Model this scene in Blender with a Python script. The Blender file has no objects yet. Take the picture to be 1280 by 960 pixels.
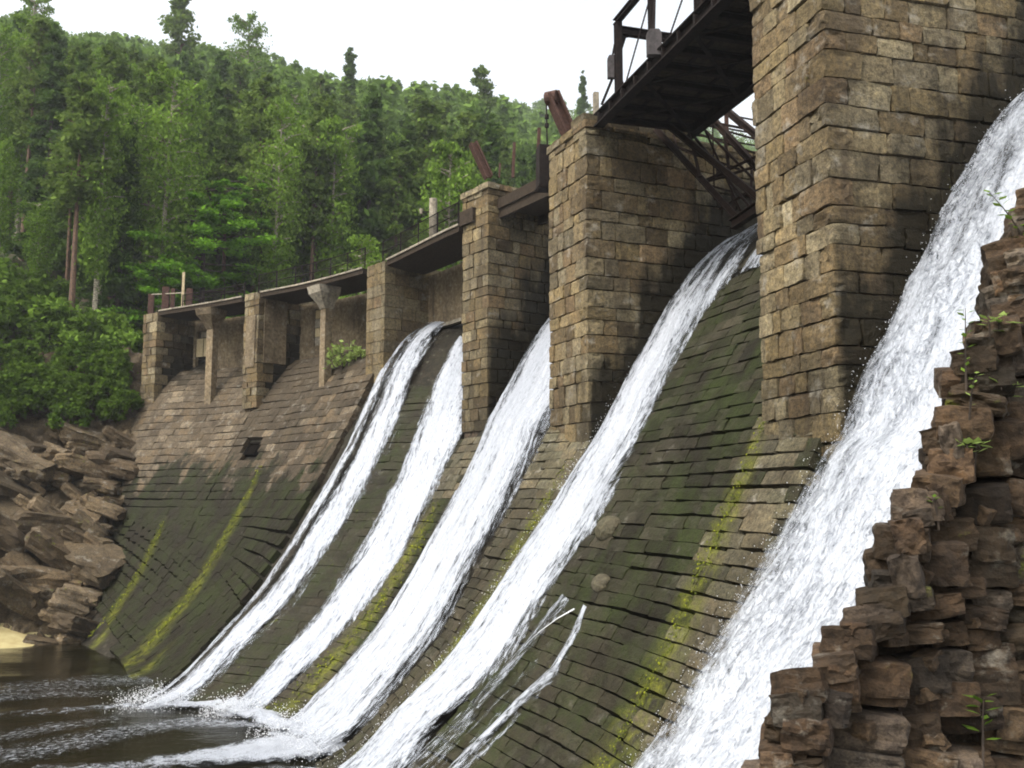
import bpy, bmesh, math, random
import numpy as np
from mathutils import Vector, Matrix
R=math.radians
sc=bpy.context.scene
COL=sc.collection
# ------------------------------------------------------------------ camera, sky, sun, exposure
CAMZ=6.0; WL=.06; FPX=1200.0; PITCH=math.atan(140/1200.0)
cam=bpy.data.cameras.new('camera'); co=bpy.data.objects.new('camera',cam); COL.objects.link(co)
cam.sensor_width=36; cam.lens=36*FPX/1280; cam.clip_start=.1; cam.clip_end=3000
co.location=(0,0,CAMZ); co.rotation_euler=(R(90)+PITCH,0,0); sc.camera=co
SUN_EL,SUN_AZ=R(52),R(232)      # azimuth clockwise from +Y: light comes from behind-left of the camera
w=bpy.data.worlds.new('World'); sc.world=w; w.use_nodes=True
nt=w.node_tree; bg=nt.nodes['Background']
sky=nt.nodes.new('ShaderNodeTexSky'); sky.sky_type='NISHITA'; sky.sun_disc=False
sky.sun_elevation=SUN_EL; sky.sun_rotation=SUN_AZ; sky.air_density=1.6; sky.dust_density=6; sky.ozone_density=1
hs=nt.nodes.new('ShaderNodeHueSaturation'); hs.inputs['Saturation'].default_value=.2; hs.inputs['Value'].default_value=2.5
nt.links.new(sky.outputs[0],hs.inputs['Color']); nt.links.new(hs.outputs[0],bg.inputs[0]); bg.inputs[1].default_value=.15
sl=bpy.data.lights.new('sun','SUN'); sl.energy=1.7; sl.angle=R(11); sl.color=(1,.92,.80)
so=bpy.data.objects.new('sun',sl); COL.objects.link(so)
sd=Vector((math.sin(SUN_AZ)*math.cos(SUN_EL),math.cos(SUN_AZ)*math.cos(SUN_EL),math.sin(SUN_EL)))
so.rotation_euler=sd.to_track_quat('Z','Y').to_euler(); so.location=(-30,-20,60)
vs=sc.view_settings; vs.view_transform='Standard'; vs.look='None'; vs.gamma=1; vs.exposure=-.08
sc.cycles.filter_width=1.9; sc.cycles.max_bounces=6; sc.cycles.transparent_max_bounces=12
sc.cycles.volume_bounces=0
HAZE=.0005
rnd=random.Random(7); nrg=np.random.default_rng(7)
# ------------------------------------------------------------------ helpers
def tag(o,label=None,cat=None,group=None,kind=None):
    if label: o['label']=label
    if cat: o['category']=cat; o['kind']='thing'
    if group: o['group']=group
    if kind: o['kind']=kind
    return o
class MB:
    "collects vertices and faces; build() links them as ONE mesh object"
    def __init__(s): s.v=[];s.f=[]
    def add(s,v,f):
        n=len(s.v); s.v+= [tuple(p) for p in v]; s.f+=[tuple(i+n for i in q) for q in f]; return s
    def box(s,c,X,Y,Z,size):
        c,X,Y,Z=map(Vector,(c,X,Y,Z)); X=X.normalized()*size[0]/2;Y=Y.normalized()*size[1]/2;Z=Z.normalized()*size[2]/2
        v=[c+X*a+Y*b+Z*d for d in(-1,1) for b in(-1,1) for a in(-1,1)]
        return s.add(v,[(0,2,3,1),(4,5,7,6),(0,1,5,4),(2,6,7,3),(0,4,6,2),(1,3,7,5)])
    def bar(s,a,b,w,h=None,up=(0,0,1)):
        a,b=Vector(a),Vector(b); Z=(b-a); L=Z.length; Z.normalize(); u=Vector(up)
        if abs(Z.dot(u))>.98: u=Vector((1,.2,0))
        X=Z.cross(u).normalized(); Y=X.cross(Z)
        return s.box((a+b)/2,X,Y,Z,(w,h or w,L))
    def ibeam(s,a,b,w,h,t,up=(0,0,1)):
        a,b=Vector(a),Vector(b); Z=(b-a); L=Z.length; Z.normalize(); u=Vector(up)
        if abs(Z.dot(u))>.98: u=Vector((1,.2,0))
        X=Z.cross(u).normalized(); Y=X.cross(Z); c=(a+b)/2
        s.box(c,X,Y,Z,(t,h-2*t-.004,L)); s.box(c+Y*(h/2-t/2),X,Y,Z,(w,t,L)); s.box(c-Y*(h/2-t/2),X,Y,Z,(w,t,L)); return s
    def tube(s,pts,rad,n=8,cap=True):
        pts=[Vector(p) for p in pts]; rad=rad if isinstance(rad,(list,tuple)) else [rad]*len(pts); rings=[];prev=None
        for i,p in enumerate(pts):
            t=(pts[min(i+1,len(pts)-1)]-pts[max(i-1,0)]).normalized()
            if prev is None:
                a=Vector((1,0,0)) if abs(t.x)<.9 else Vector((0,1,0)); X=t.cross(a).normalized()
            else: X=(prev-t*prev.dot(t)).normalized()
            prev=X; Y=t.cross(X)
            rings.append([p+(X*math.cos(2*math.pi*k/n)+Y*math.sin(2*math.pi*k/n))*rad[i] for k in range(n)])
        v=[q for r in rings for q in r]; f=[]
        for i in range(len(pts)-1):
            for k in range(n): f.append((i*n+k,i*n+(k+1)%n,(i+1)*n+(k+1)%n,(i+1)*n+k))
        if cap: f.append(tuple(reversed(range(n)))); f.append(tuple((len(pts)-1)*n+k for k in range(n)))
        return s.add(v,f)
    def build(s,name,mat,parent=None,loc=(0,0,0),smooth=False):
        m=bpy.data.meshes.new(name); L=Vector(loc)
        m.from_pydata([tuple(Vector(p)-L) for p in s.v],[],s.f); m.validate()
        return link(name,m,mat,parent,loc,smooth)
def link(name,m,mat,parent=None,loc=(0,0,0),smooth=False):
    if mat and not m.materials: m.materials.append(mat)
    if smooth: m.polygons.foreach_set('use_smooth',[True]*len(m.polygons))
    o=bpy.data.objects.new(name,m); COL.objects.link(o)
    if parent: o.parent=parent; o.location=Vector(loc)-parent.location if parent.parent is None else Vector(loc)-parent.parent.location-parent.location
    else: o.location=loc
    return o
def np_mesh(name,V,F,mat,loc=(0,0,0),parent=None,smooth=False,attrs=None,uv=None):
    V=np.asarray(V,np.float32)-np.asarray(loc,np.float32); F=np.asarray(F,np.int32); k=F.shape[1]
    m=bpy.data.meshes.new(name); m.vertices.add(len(V)); m.vertices.foreach_set('co',V.ravel())
    m.loops.add(F.size); m.loops.foreach_set('vertex_index',F.ravel())
    m.polygons.add(len(F)); m.polygons.foreach_set('loop_start',np.arange(0,F.size,k,dtype=np.int32))
    if uv is not None:
        l=m.uv_layers.new(name='flow'); l.data.foreach_set('uv',np.asarray(uv,np.float32)[F.ravel()].ravel())
    for n,a in (attrs or {}).items():
        at=m.attributes.new(n,'FLOAT','POINT'); at.data.foreach_set('value',np.asarray(a,np.float32).ravel())
    m.update(calc_edges=True)
    return link(name,m,mat,parent,loc,smooth)
def grid_faces(nu,nv):
    i=np.arange(nu-1)[:,None]*nv+np.arange(nv-1)[None]; i=i.ravel()
    return np.stack([i,i+nv,i+nv+1,i+1],-1)
def empty(name,loc,label,cat,group=None):
    o=bpy.data.objects.new(name,None); COL.objects.link(o); o.location=loc; o.empty_display_size=.2
    return tag(o,label,cat,group)
def project(P):
    cp,sp=math.cos(PITCH),math.sin(PITCH); x,y,z=P[0],P[1],P[2]-CAMZ
    d=y*cp+z*sp
    return (640+FPX*x/d,480-FPX*(z*cp-y*sp)/d,d) if d>.2 else (-9999,-9999,d)
def at(px,py,Y):
    "the point at distance Y down the valley that stands at this place of the photograph"
    u=(px-640)/FPX; v=(480-py)/FPX; cp,sp=math.cos(PITCH),math.sin(PITCH)
    k=Y/(cp-v*sp); return Vector((u*k,Y,CAMZ+(sp+v*cp)*k))
# simple value noise for numpy
_perm=np.random.default_rng(3).random((64,64,64))
def vnoise(p):
    p=np.asarray(p,float); i=np.floor(p).astype(int); f=p-i; f=f*f*(3-2*f); r=0
    for a in(0,1):
        for b in(0,1):
            for c in(0,1):
                wgt=(f[...,0] if a else 1-f[...,0])*(f[...,1] if b else 1-f[...,1])*(f[...,2] if c else 1-f[...,2])
                r=r+wgt*_perm[(i[...,0]+a)%64,(i[...,1]+b)%64,(i[...,2]+c)%64]
    return r
def fbm(p,o=4):
    p=np.asarray(p,float); s=0;a=.5
    for k in range(o): s=s+a*vnoise(p+17.3*k); p=p*2.03; a*=.5
    return s
# ------------------------------------------------------------------ materials
def newmat(name):
    m=bpy.data.materials.new(name); m.use_nodes=True; n=m.node_tree; b=n.nodes['Principled BSDF']; return m,n,b
class NT:
    def __init__(s,n): s.n=n
    def node(s,t,**kw):
        x=s.n.nodes.new(t)
        for k,v in kw.items():
            if hasattr(x,k) and k not in x.inputs: setattr(x,k,v)
        return x
    def L(s,a,b): s.n.links.new(a,b)
    def math(s,op,a,b=None,clamp=False):
        x=s.n.nodes.new('ShaderNodeMath'); x.operation=op; x.use_clamp=clamp
        for i,q in enumerate((a,b)):
            if q is None: continue
            if isinstance(q,(int,float)): x.inputs[i].default_value=q
            else: s.L(q,x.inputs[i])
        return x.outputs[0]
    def noise(s,scale,detail=4,rough=.55,vec=None,dist=0):
        x=s.n.nodes.new('ShaderNodeTexNoise'); x.inputs['Scale'].default_value=scale; x.inputs['Detail'].default_value=detail; x.inputs['Roughness'].default_value=rough; x.inputs['Distortion'].default_value=dist
        if vec is not None: s.L(vec,x.inputs['Vector'])
        return x.outputs[0]
    def ramp(s,fac,stops,interp='LINEAR'):
        x=s.n.nodes.new('ShaderNodeValToRGB'); r=x.color_ramp; r.interpolation=interp
        while len(r.elements)<len(stops): r.elements.new(.5)
        for e,(p,c) in zip(r.elements,stops): e.position=p; e.color=(*c,1) if len(c)==3 else c
        s.L(fac,x.inputs[0]); return x.outputs[0]
    def mix(s,fac,a,b,blend='MIX'):
        x=s.n.nodes.new('ShaderNodeMix'); x.data_type='RGBA'; x.blend_type=blend
        if isinstance(fac,(int,float)): x.inputs[0].default_value=fac
        else: s.L(fac,x.inputs[0])
        for i,q in ((6,a),(7,b)):
            if isinstance(q,tuple): x.inputs[i].default_value=(*q,1)
            else: s.L(q,x.inputs[i])
        return x.outputs[2]
    def mapr(s,v,a,b,c=0,d=1):
        x=s.n.nodes.new('ShaderNodeMapRange'); x.inputs[1].default_value=a;x.inputs[2].default_value=b;x.inputs[3].default_value=c;x.inputs[4].default_value=d
        s.L(v,x.inputs[0]); return x.outputs[0]
    def pos(s,scale=(1,1,1)):
        g=s.n.nodes.new('ShaderNodeNewGeometry'); mp=s.n.nodes.new('ShaderNodeMapping'); mp.inputs['Scale'].default_value=scale
        s.L(g.outputs['Position'],mp.inputs[0]); return mp.outputs[0]
    def bump(s,h,b,strength=.6,dist=.03):
        x=s.n.nodes.new('ShaderNodeBump'); x.inputs['Strength'].default_value=strength; x.inputs['Distance'].default_value=dist
        s.L(h,x.inputs['Height']); s.L(x.outputs[0],b.inputs['Normal']); return x
def masonry_mat(name,pal,obj_color=True,wet=0.,moss=0.,bumpd=.05,streak=.75,seams=(),algae=0.,fs=34,wetline=None,grain=1.,wetshade=None):
    m,n,b=newmat(name); t=NT(n)
    oi=t.node('ShaderNodeObjectInfo'); P=t.pos()
    big=t.noise(.9,5,.6,P); mid=t.noise(7,6,.65,P); fine=t.noise(fs,4,.6,P)
    if obj_color:
        sep=t.node('ShaderNodeSeparateColor'); t.L(oi.outputs['Color'],sep.inputs[0]); W,M,T=sep.outputs
        col=t.ramp(oi.outputs['Random'],[(i/len(pal),c) for i,c in enumerate(pal)],'CONSTANT')
    else:
        W=t.node('ShaderNodeValue').outputs[0]; W.default_value=wet; M=t.node('ShaderNodeValue').outputs[0]; M.default_value=moss; T=None
        col=t.ramp(t.mapr(mid,.3,.7),[(0,pal[0]),(.5,pal[1]),(1,pal[2])])
    col=t.mix(.4+.6*grain,col,t.ramp(mid,[(.27,(.34,.32,.30)),(.5,(.95,.95,.95)),(.72,(1.5,1.42,1.25))]),'MULTIPLY')
    col=t.mix(.8*grain,col,t.ramp(fine,[(.32,(.45,.43,.40)),(.62,(1.3,1.3,1.3))]),'MULTIPLY')
    if obj_color:
        mean=tuple(sum(c[i] for c in pal)/len(pal) for i in range(3)); col=t.mix(.32,col,mean)
    col=t.mix(1,col,t.ramp(t.noise(.55,5,.65,P),[(.33,(.55,.52,.48)),(.5,(1,1,.98)),(.66,(1.18,1.14,1.05))]),'MULTIPLY')
    col=t.mix(.75*grain,col,t.ramp(t.noise(15,4,.7,P),[(.36,(.35,.33,.30)),(.5,(1,1,1)),(.66,(1.35,1.3,1.2))]),'MULTIPLY')
    if T is not None:   # tone: pale or dark stone
        tm=t.n.nodes.new('ShaderNodeVectorMath'); tm.operation='SCALE'; t.L(col,tm.inputs[0]); t.L(t.mapr(T,0,1,.35,1.65),tm.inputs['Scale']); col=tm.outputs[0]
    # rust and soot streaks that run down the face
    stv=t.noise(1,5,.62,t.pos((2.6,2.6,.35)))
    col=t.mix(t.math('MULTIPLY',t.mapr(stv,.52,.72),streak,True),col,(.05,.036,.022))
    lich=t.noise(2.3,6,.7,t.pos((1,1,1.3)))
    col=t.mix(t.math('MULTIPLY',t.mapr(lich,.57,.69),.55,True),col,(.33,.305,.25))
    if wetline:         # the lower part of the slope stays wet; its edge is ragged and runs down in tongues
        zz=t.node('ShaderNodeSeparateXYZ'); t.L(t.node('ShaderNodeNewGeometry').outputs['Position'],zz.inputs[0])
        tong=t.math('ADD',t.math('MULTIPLY',t.math('SUBTRACT',t.noise(1,4,.6,t.pos((1.2,1.2,.18))),.5),7.0),t.math('MULTIPLY',t.math('SUBTRACT',t.noise(1.6,4,.6,P),.5),2.0))
        W=t.math('MAXIMUM',W,t.math('MULTIPLY',t.mapr(t.math('ADD',zz.outputs[2],tong),wetline+.5,wetline-.5),.97,True))
    if wetshade:         # damp that climbs a side wall from the water sliding past it, with a ragged tide line; on pier D it also paints in shadow
        (x0,y0,ux,uy,a0,b0,reach)=wetshade; zz=t.node('ShaderNodeSeparateXYZ'); t.L(t.node('ShaderNodeNewGeometry').outputs['Position'],zz.inputs[0])
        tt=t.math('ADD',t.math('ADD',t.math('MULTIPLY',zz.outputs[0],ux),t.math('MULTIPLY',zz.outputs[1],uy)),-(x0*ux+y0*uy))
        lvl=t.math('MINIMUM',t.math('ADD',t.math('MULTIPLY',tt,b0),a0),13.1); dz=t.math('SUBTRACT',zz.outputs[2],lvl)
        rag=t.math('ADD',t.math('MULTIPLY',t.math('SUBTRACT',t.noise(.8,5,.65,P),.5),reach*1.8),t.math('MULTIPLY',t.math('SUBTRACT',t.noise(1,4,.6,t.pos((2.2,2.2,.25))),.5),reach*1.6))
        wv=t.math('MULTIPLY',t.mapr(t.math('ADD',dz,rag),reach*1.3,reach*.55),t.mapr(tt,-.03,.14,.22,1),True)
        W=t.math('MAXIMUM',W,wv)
    nz=t.math('SUBTRACT',t.math('ADD',t.math('MULTIPLY',big,.5),t.math('MULTIPLY',mid,.5)),.5)
    wf=t.math('ADD',t.math('MULTIPLY',W,1.15),t.math('MULTIPLY',nz,t.math('MULTIPLY',W,2.2)),True)
    col=t.mix(t.math('MULTIPLY',wf,.95),col,(.010,.0085,.0045))
    mf=t.mapr(t.math('ADD',M,t.math('MULTIPLY',t.math('SUBTRACT',t.math('ADD',t.math('MULTIPLY',mid,.6),t.math('MULTIPLY',t.noise(3,3,.5,P),.4)),.5),2.6)),.45,.75)
    mf=t.math('MULTIPLY',mf,t.mapr(M,0,.15),True)
    mcol=t.ramp(fine,[(.3,(.045,.06,.006)),(.7,(.17,.19,.014))])
    col=t.mix(mf,col,mcol)
    if algae:           # dark green film that the seeping water feeds
        al=t.math('MULTIPLY',t.mapr(t.noise(1.1,6,.7,t.pos((1,1,.6))),.42,.66),t.mapr(wf,.5,.95),True)
        col=t.mix(t.math('MULTIPLY',al,algae,True),col,t.ramp(fine,[(.3,(.010,.016,.004)),(.7,(.038,.050,.010))]))
    if seams:           # moss stains that follow lines of seepage down the slope
        gp=t.node('ShaderNodeNewGeometry').outputs['Position']; sx=t.node('ShaderNodeSeparateXYZ'); t.L(gp,sx.inputs[0])
        tot=None; wob=t.math('MULTIPLY',t.math('SUBTRACT',t.noise(1.3,3,.6,P),.5),.55)
        for (x0,y0,nx,ny,wd,z0,z1,wd1) in seams:
            v=t.math('ADD',t.math('ADD',t.math('MULTIPLY',sx.outputs[0],nx),t.math('MULTIPLY',sx.outputs[1],ny)),-(x0*nx+y0*ny))
            v=t.math('ABSOLUTE',t.math('ADD',v,t.math('MULTIPLY',wob,wd*1.6)))
            ww=t.mapr(sx.outputs[2],z1,z0,wd,wd1); v=t.math('DIVIDE',v,ww); m_=t.mapr(v,.1,1.7,1,0)
            m_=t.math('MULTIPLY',m_,t.math('MULTIPLY',t.mapr(sx.outputs[2],z1,z1-1.2),t.mapr(sx.outputs[2],z0-.3,z0+.3)),True)
            tot=m_ if tot is None else t.math('MAXIMUM',tot,m_)
        brk=t.mapr(t.math('ADD',t.math('MULTIPLY',t.noise(5,5,.7,P),.7),t.math('MULTIPLY',big,.3)),.40,.60)
        col=t.mix(t.math('MULTIPLY',t.math('MULTIPLY',tot,brk),.82,True),col,t.ramp(t.math('ADD',t.math('MULTIPLY',fine,.5),t.math('MULTIPLY',t.noise(2.3,3,.5,P),.5)),[(.34,(.035,.042,.005)),(.5,(.105,.115,.010)),(.64,(.20,.20,.018))]))
    t.L(col,b.inputs['Base Color'])
    t.L(t.mapr(wf,0,1,.95,.66),b.inputs['Roughness']); t.L(t.mapr(wf,0,1,.3,.12),b.inputs['Specular IOR Level'])
    t.bump(t.math('ADD',t.math('MULTIPLY',mid,.7),t.math('MULTIPLY',fine,.35)),b,.8,bumpd)
    return m
PAL_PIER=[(0.145,0.112,0.061),(0.116,0.082,0.040),(0.152,0.131,0.086),(0.095,0.069,0.036),(0.125,0.084,0.046),(0.204,0.177,0.116),(0.107,0.089,0.056),(0.127,0.096,0.046),(0.168,0.137,0.080),(0.082,0.060,0.034),(0.136,0.117,0.080)]
PAL_SPILL=[(0.088,0.078,0.050),(0.070,0.062,0.037),(0.091,0.083,0.058),(0.102,0.084,0.052),(0.067,0.057,0.037),(0.078,0.074,0.048)]
PAL_RUB=[(0.076,0.045,0.023),(0.048,0.028,0.014),(0.096,0.076,0.060),(0.080,0.052,0.029),(0.124,0.105,0.086),(0.040,0.025,0.014),(0.060,0.036,0.018)]
M_PIER=masonry_mat('pier_stone',PAL_PIER)
M_PCORE=masonry_mat('pier_mortar',[(.05,.04,.03),(.08,.062,.045),(.11,.085,.06)],False)
M_RUB=masonry_mat('rubble_stone',PAL_RUB,bumpd=.03,fs=62)
M_RCORE=masonry_mat('rubble_bed',[(.035,.025,.017),(.05,.036,.024),(.07,.05,.034)],False)
M_ROCK=masonry_mat('bank_rock',[(0.155,0.112,0.066),(0.116,0.082,0.044),(0.184,0.140,0.087),(0.136,0.103,0.062),(0.213,0.167,0.113),(0.097,0.067,0.037)],bumpd=.08)
M_PLAST=masonry_mat('old_concrete',[(.13,.098,.058),(.175,.135,.085),(.23,.19,.135)],False,streak=.75,bumpd=.006,grain=.25)
M_CONC=masonry_mat('pale_concrete',[(.22,.19,.15),(.28,.25,.20),(.34,.31,.26)],False,streak=.35,bumpd=.006,grain=.3)
def steel_mat(name,c1,c2):
    m,n,b=newmat(name); t=NT(n); nz=t.noise(9,6,.65,t.pos()); t.L(t.ramp(nz,[(.35,c1),(.65,c2)]),b.inputs['Base Color'])
    b.inputs['Roughness'].default_value=.85; b.inputs['Specular IOR Level'].default_value=.15; t.bump(t.noise(40,3,.5,t.pos()),b,.4,.01); return m
M_DARK=steel_mat('dark_rusted_steel',(.008,.006,.006),(.022,.015,.012))
M_RUST=steel_mat('red_brown_rust',(.045,.025,.02),(.10,.055,.042))
M_LATT=steel_mat('brown_rusted_lattice',(0.014,0.008,0.006),(0.030,0.018,0.013))
M_GREY=steel_mat('grey_painted_steel',(.05,.045,.045),(.09,.08,.08))
M_WOOD=steel_mat('dark_timber',(.022,.016,.011),(.05,.036,.024))
M_PALEW=steel_mat('pale_board',(.42,.33,.19),(.58,.48,.30))
def leaf_mat(name,c1,c2,trans=.35):
    m,n,b=newmat(name); t=NT(n); g=t.node('ShaderNodeNewGeometry'); oi=t.node('ShaderNodeObjectInfo')
    f=t.math('ADD',t.math('MULTIPLY',g.outputs['Random Per Island'],.65),t.math('MULTIPLY',oi.outputs['Random'],.35))
    c=t.ramp(f,[(.1,c1),(.9,c2)])
    d=t.node('ShaderNodeBsdfDiffuse'); tr=t.node('ShaderNodeBsdfTranslucent'); mx=t.node('ShaderNodeMixShader'); mx.inputs[0].default_value=trans
    t.L(c,d.inputs[0]); t.L(c,tr.inputs[0]); t.L(d.outputs[0],mx.inputs[1]); t.L(tr.outputs[0],mx.inputs[2])
    n.nodes.remove(b); t.L(mx.outputs[0],n.nodes['Material Output'].inputs[0]); return m
L_PINE=leaf_mat('pine_needles',(0.064,0.110,0.021),(0.154,0.220,0.046))
L_SPRUCE=leaf_mat('spruce_needles',(0.046,0.088,0.020),(0.113,0.180,0.039))
L_BIRCH=leaf_mat('birch_leaves',(0.085,0.152,0.021),(0.200,0.315,0.048))
L_LEAFY=leaf_mat('bright_leaves',(0.077,0.179,0.014),(0.176,0.359,0.030))
L_FOREST=leaf_mat('forest_leaves',(0.068,0.126,0.025),(0.186,0.286,0.063))
L_BUSH=leaf_mat('bush_leaves',(0.040,0.076,0.011),(0.105,0.170,0.024))
L_PALE=leaf_mat('pale_weed_leaves',(0.122,0.192,0.034),(0.293,0.371,0.115))
def bark(name,c1,c2,zs=1.5):
    m,n,b=newmat(name); t=NT(n); nz=t.noise(3,5,.6,t.pos((3,3,zs))); t.L(t.ramp(nz,[(.4,c1),(.6,c2)]),b.inputs['Base Color']); b.inputs['Roughness'].default_value=.9; return m
B_PINE=bark('pine_bark',(.07,.045,.03),(.16,.09,.055)); B_BIRCH=bark('birch_bark',(.12,.10,.07),(.38,.34,.25),6); B_DARK=bark('dark_bark',(.03,.022,.016),(.07,.05,.035))
# ---- dam geometry: front line of the piers, from the near (right) end to the far (left) bank
COLS=[ # x, y, flow angle, crest shift, foot stretch
 (9.8,-3,217,-.5,.9),(7.0,6.3,217,-.5,.9),(4.79,14,213,-.5,.9),(4.2,16,210,-.5,.9),(3.0,20,211,-.45,1.0),(1.9,23.7,213,-.35,1.15),(1.02,25.7,211,0,.95),
 (-.8,31,220,.5,1),(-1.7,32.2,223,.1,1.12),(-4.6,36.8,233,2.0,1.2),(-5.06,37.5,235,2.1,1.2),(-5.93,38.5,236,2.0,1.15),(-9.5,41.9,241,1.5,1.08),
 (-11.66,43.5,245,1.3,1.05),(-12.53,44.3,247,1.3,1.05),(-15.2,46.2,254,1.5,.92),(-18,48,265,1.9,.75),(-19,48.8,270,2.0,.7)]
CA=np.array(COLS,float)
SARC=np.concatenate([[0],np.cumsum(np.hypot(*np.diff(CA[:,:2],axis=0).T))])
ZD=np.array([-14,-9,-6.5,-5,-3.4,-2.16,-1.4,0,1.4,2.75,3.6,4.5,6.2,8,10,14.]);ZZ=np.array([11.5,13.2,13.4,13.2,12.3,10.9,9.75,7.65,5.45,3.45,2.35,1.45,.10,-.35,-.8,-1.6])
def hermite(xs,ys,x):
    x=np.clip(x,xs[0],xs[-1]);i=np.clip(np.searchsorted(xs,x,side='right')-1,0,len(xs)-2)
    h=np.diff(xs);dl=np.diff(ys)/h
    m=np.empty(len(xs));m[0]=dl[0];m[-1]=dl[-1]
    a,b=dl[:-1],dl[1:];w1=2*h[1:]+h[:-1];w2=h[1:]+2*h[:-1]
    with np.errstate(divide='ignore',invalid='ignore'): hm=(w1+w2)/(w1/a+w2/b)
    m[1:-1]=np.where(a*b>0,hm,0)
    t=(x-xs[i])/h[i]
    return (1+2*t)*(1-t)**2*ys[i]+t*(1-t)**2*h[i]*m[i]+t*t*(3-2*t)*ys[i+1]+t*t*(t-1)*h[i]*m[i+1]
def col(u): return [hermite(SARC,CA[:,j],u) for j in range(5)]
def Zp(d): return hermite(ZD,ZZ,d)
def S(u,d):
    u=np.asarray(u,float);d=np.asarray(d,float)
    x,y,a,s,k=col(u);a=np.radians(a)
    e=d-s;e=np.where(e>0,e/k,e)
    return np.stack(np.broadcast_arrays(x+np.cos(a)*d,y+np.sin(a)*d,Zp(e)),-1)
def d_of(u,e):   # profile coordinate -> distance from the front line
    x,y,a,s,k=col(np.asarray(u,float)); e=np.asarray(e,float)
    return np.where(e>0,e*k,e)+s
def frame_at(u,d):
    x_,y_,a_,s_,k_=col(np.asarray(float(u))); e=d-float(s_); e=e/float(k_) if e>0 else e     # along a course the height stays the same
    p=S(u,d); a=Vector(S(u+.15,float(d_of(u+.15,e)))-S(u-.15,float(d_of(u-.15,e)))).normalized(); b=Vector(S(u,d+.12)-S(u,d-.12)).normalized()
    # along the course (towards the far bank), down the slope, outwards
    nrm=a.cross(b)
    if nrm.z<0: nrm=-nrm
    nrm.normalize(); b=nrm.cross(a); return Vector(p),a,b,nrm
def plan(u,d):
    c=col(np.asarray(float(u))); a=math.radians(float(c[2])); return Vector((float(c[0])+math.cos(a)*d,float(c[1])+math.sin(a)*d,0))
# seepage lines: each runs straight down the slope from a point of the front line
def seam(u,wd,z0,z1,wd1):
    c=col(np.asarray(float(u))); a=math.radians(float(c[2])); return (float(c[0]),float(c[1]),-math.sin(a),math.cos(a),wd,z0,z1,wd1)
SEAMS=[seam(49.65,.12,-.5,7.2,.60),seam(55.6,.14,-.5,5.2,.42),seam(20.05,.13,.5,8.0,.60),seam(28.35,.30,.3,6.5,.35),seam(36.2,.40,-.5,6.0,.34),seam(47.6,.2,-.4,1.2,.5)]
M_SPILL=masonry_mat('spillway_stone',PAL_SPILL,streak=.5,seams=SEAMS,algae=.85)
M_SPILLW=masonry_mat('spillway_stone_streaked',[(.088,.064,.038),(.062,.045,.027),(.108,.086,.06),(.078,.057,.034),(.05,.038,.024),(.15,.124,.09)],streak=1.0,seams=SEAMS,algae=.6,wetline=7.3)
M_SCORE=masonry_mat('spillway_bed',[(.016,.013,.008),(.026,.022,.014),(.04,.035,.024)],False,.45,seams=SEAMS[:5],algae=.6)
# ------------------------------------------------------------------ stone prototypes (shared meshes)
def proto(name,mat,cuts,rough,rnd_,taper=.08,smooth=False):
    bm=bmesh.new(); bmesh.ops.create_cube(bm,size=1)
    if cuts: bmesh.ops.subdivide_edges(bm,edges=bm.edges[:],cuts=cuts,use_grid_fill=True)
    off=Vector((rnd_.random()*50,rnd_.random()*50,rnd_.random()*50))
    cor={}
    for v in bm.verts:
        p=v.co.copy(); k=tuple(1 if c>0 else -1 for c in p)
        r=[abs(c)*2 for c in p]; s=sorted(r)
        edge=(s[1]**4)*.5+(s[0]*s[1])**3*.5           # edges and corners are worn off
        q=p*(1-taper*edge)
        nn=Vector([fbm(np.array([p*3.1+off+Vector((i*9.1,0,0))]),3)[0]-.47 for i in range(3)])
        v.co=q+nn*rough
    bmesh.ops.triangulate(bm,faces=bm.faces[:])
    m=bpy.data.meshes.new(name); bm.to_mesh(m); bm.free(); m.materials.append(mat)
    if smooth: m.polygons.foreach_set('use_smooth',[True]*len(m.polygons))
    return m
pr=random.Random(11)
P_PIER=[proto('stone',M_PIER,4,.16,pr,.045) for i in range(10)]
P_PIERS=[proto('stone',M_PIER,1,.13,pr,.05) for i in range(8)]
P_SPILL=[proto('stone',M_SPILL,2,.17,pr,.06) for i in range(10)]
P_SPILLW=[proto('stone',M_SPILLW,2,.16,pr,.05) for i in range(10)]
P_RUB=[proto('stone',M_RUB,7,.21,pr,.09) for i in range(18)]
P_ROCK=[proto('boulder',M_ROCK,5,.36,pr,.10) for i in range(9)]
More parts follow.
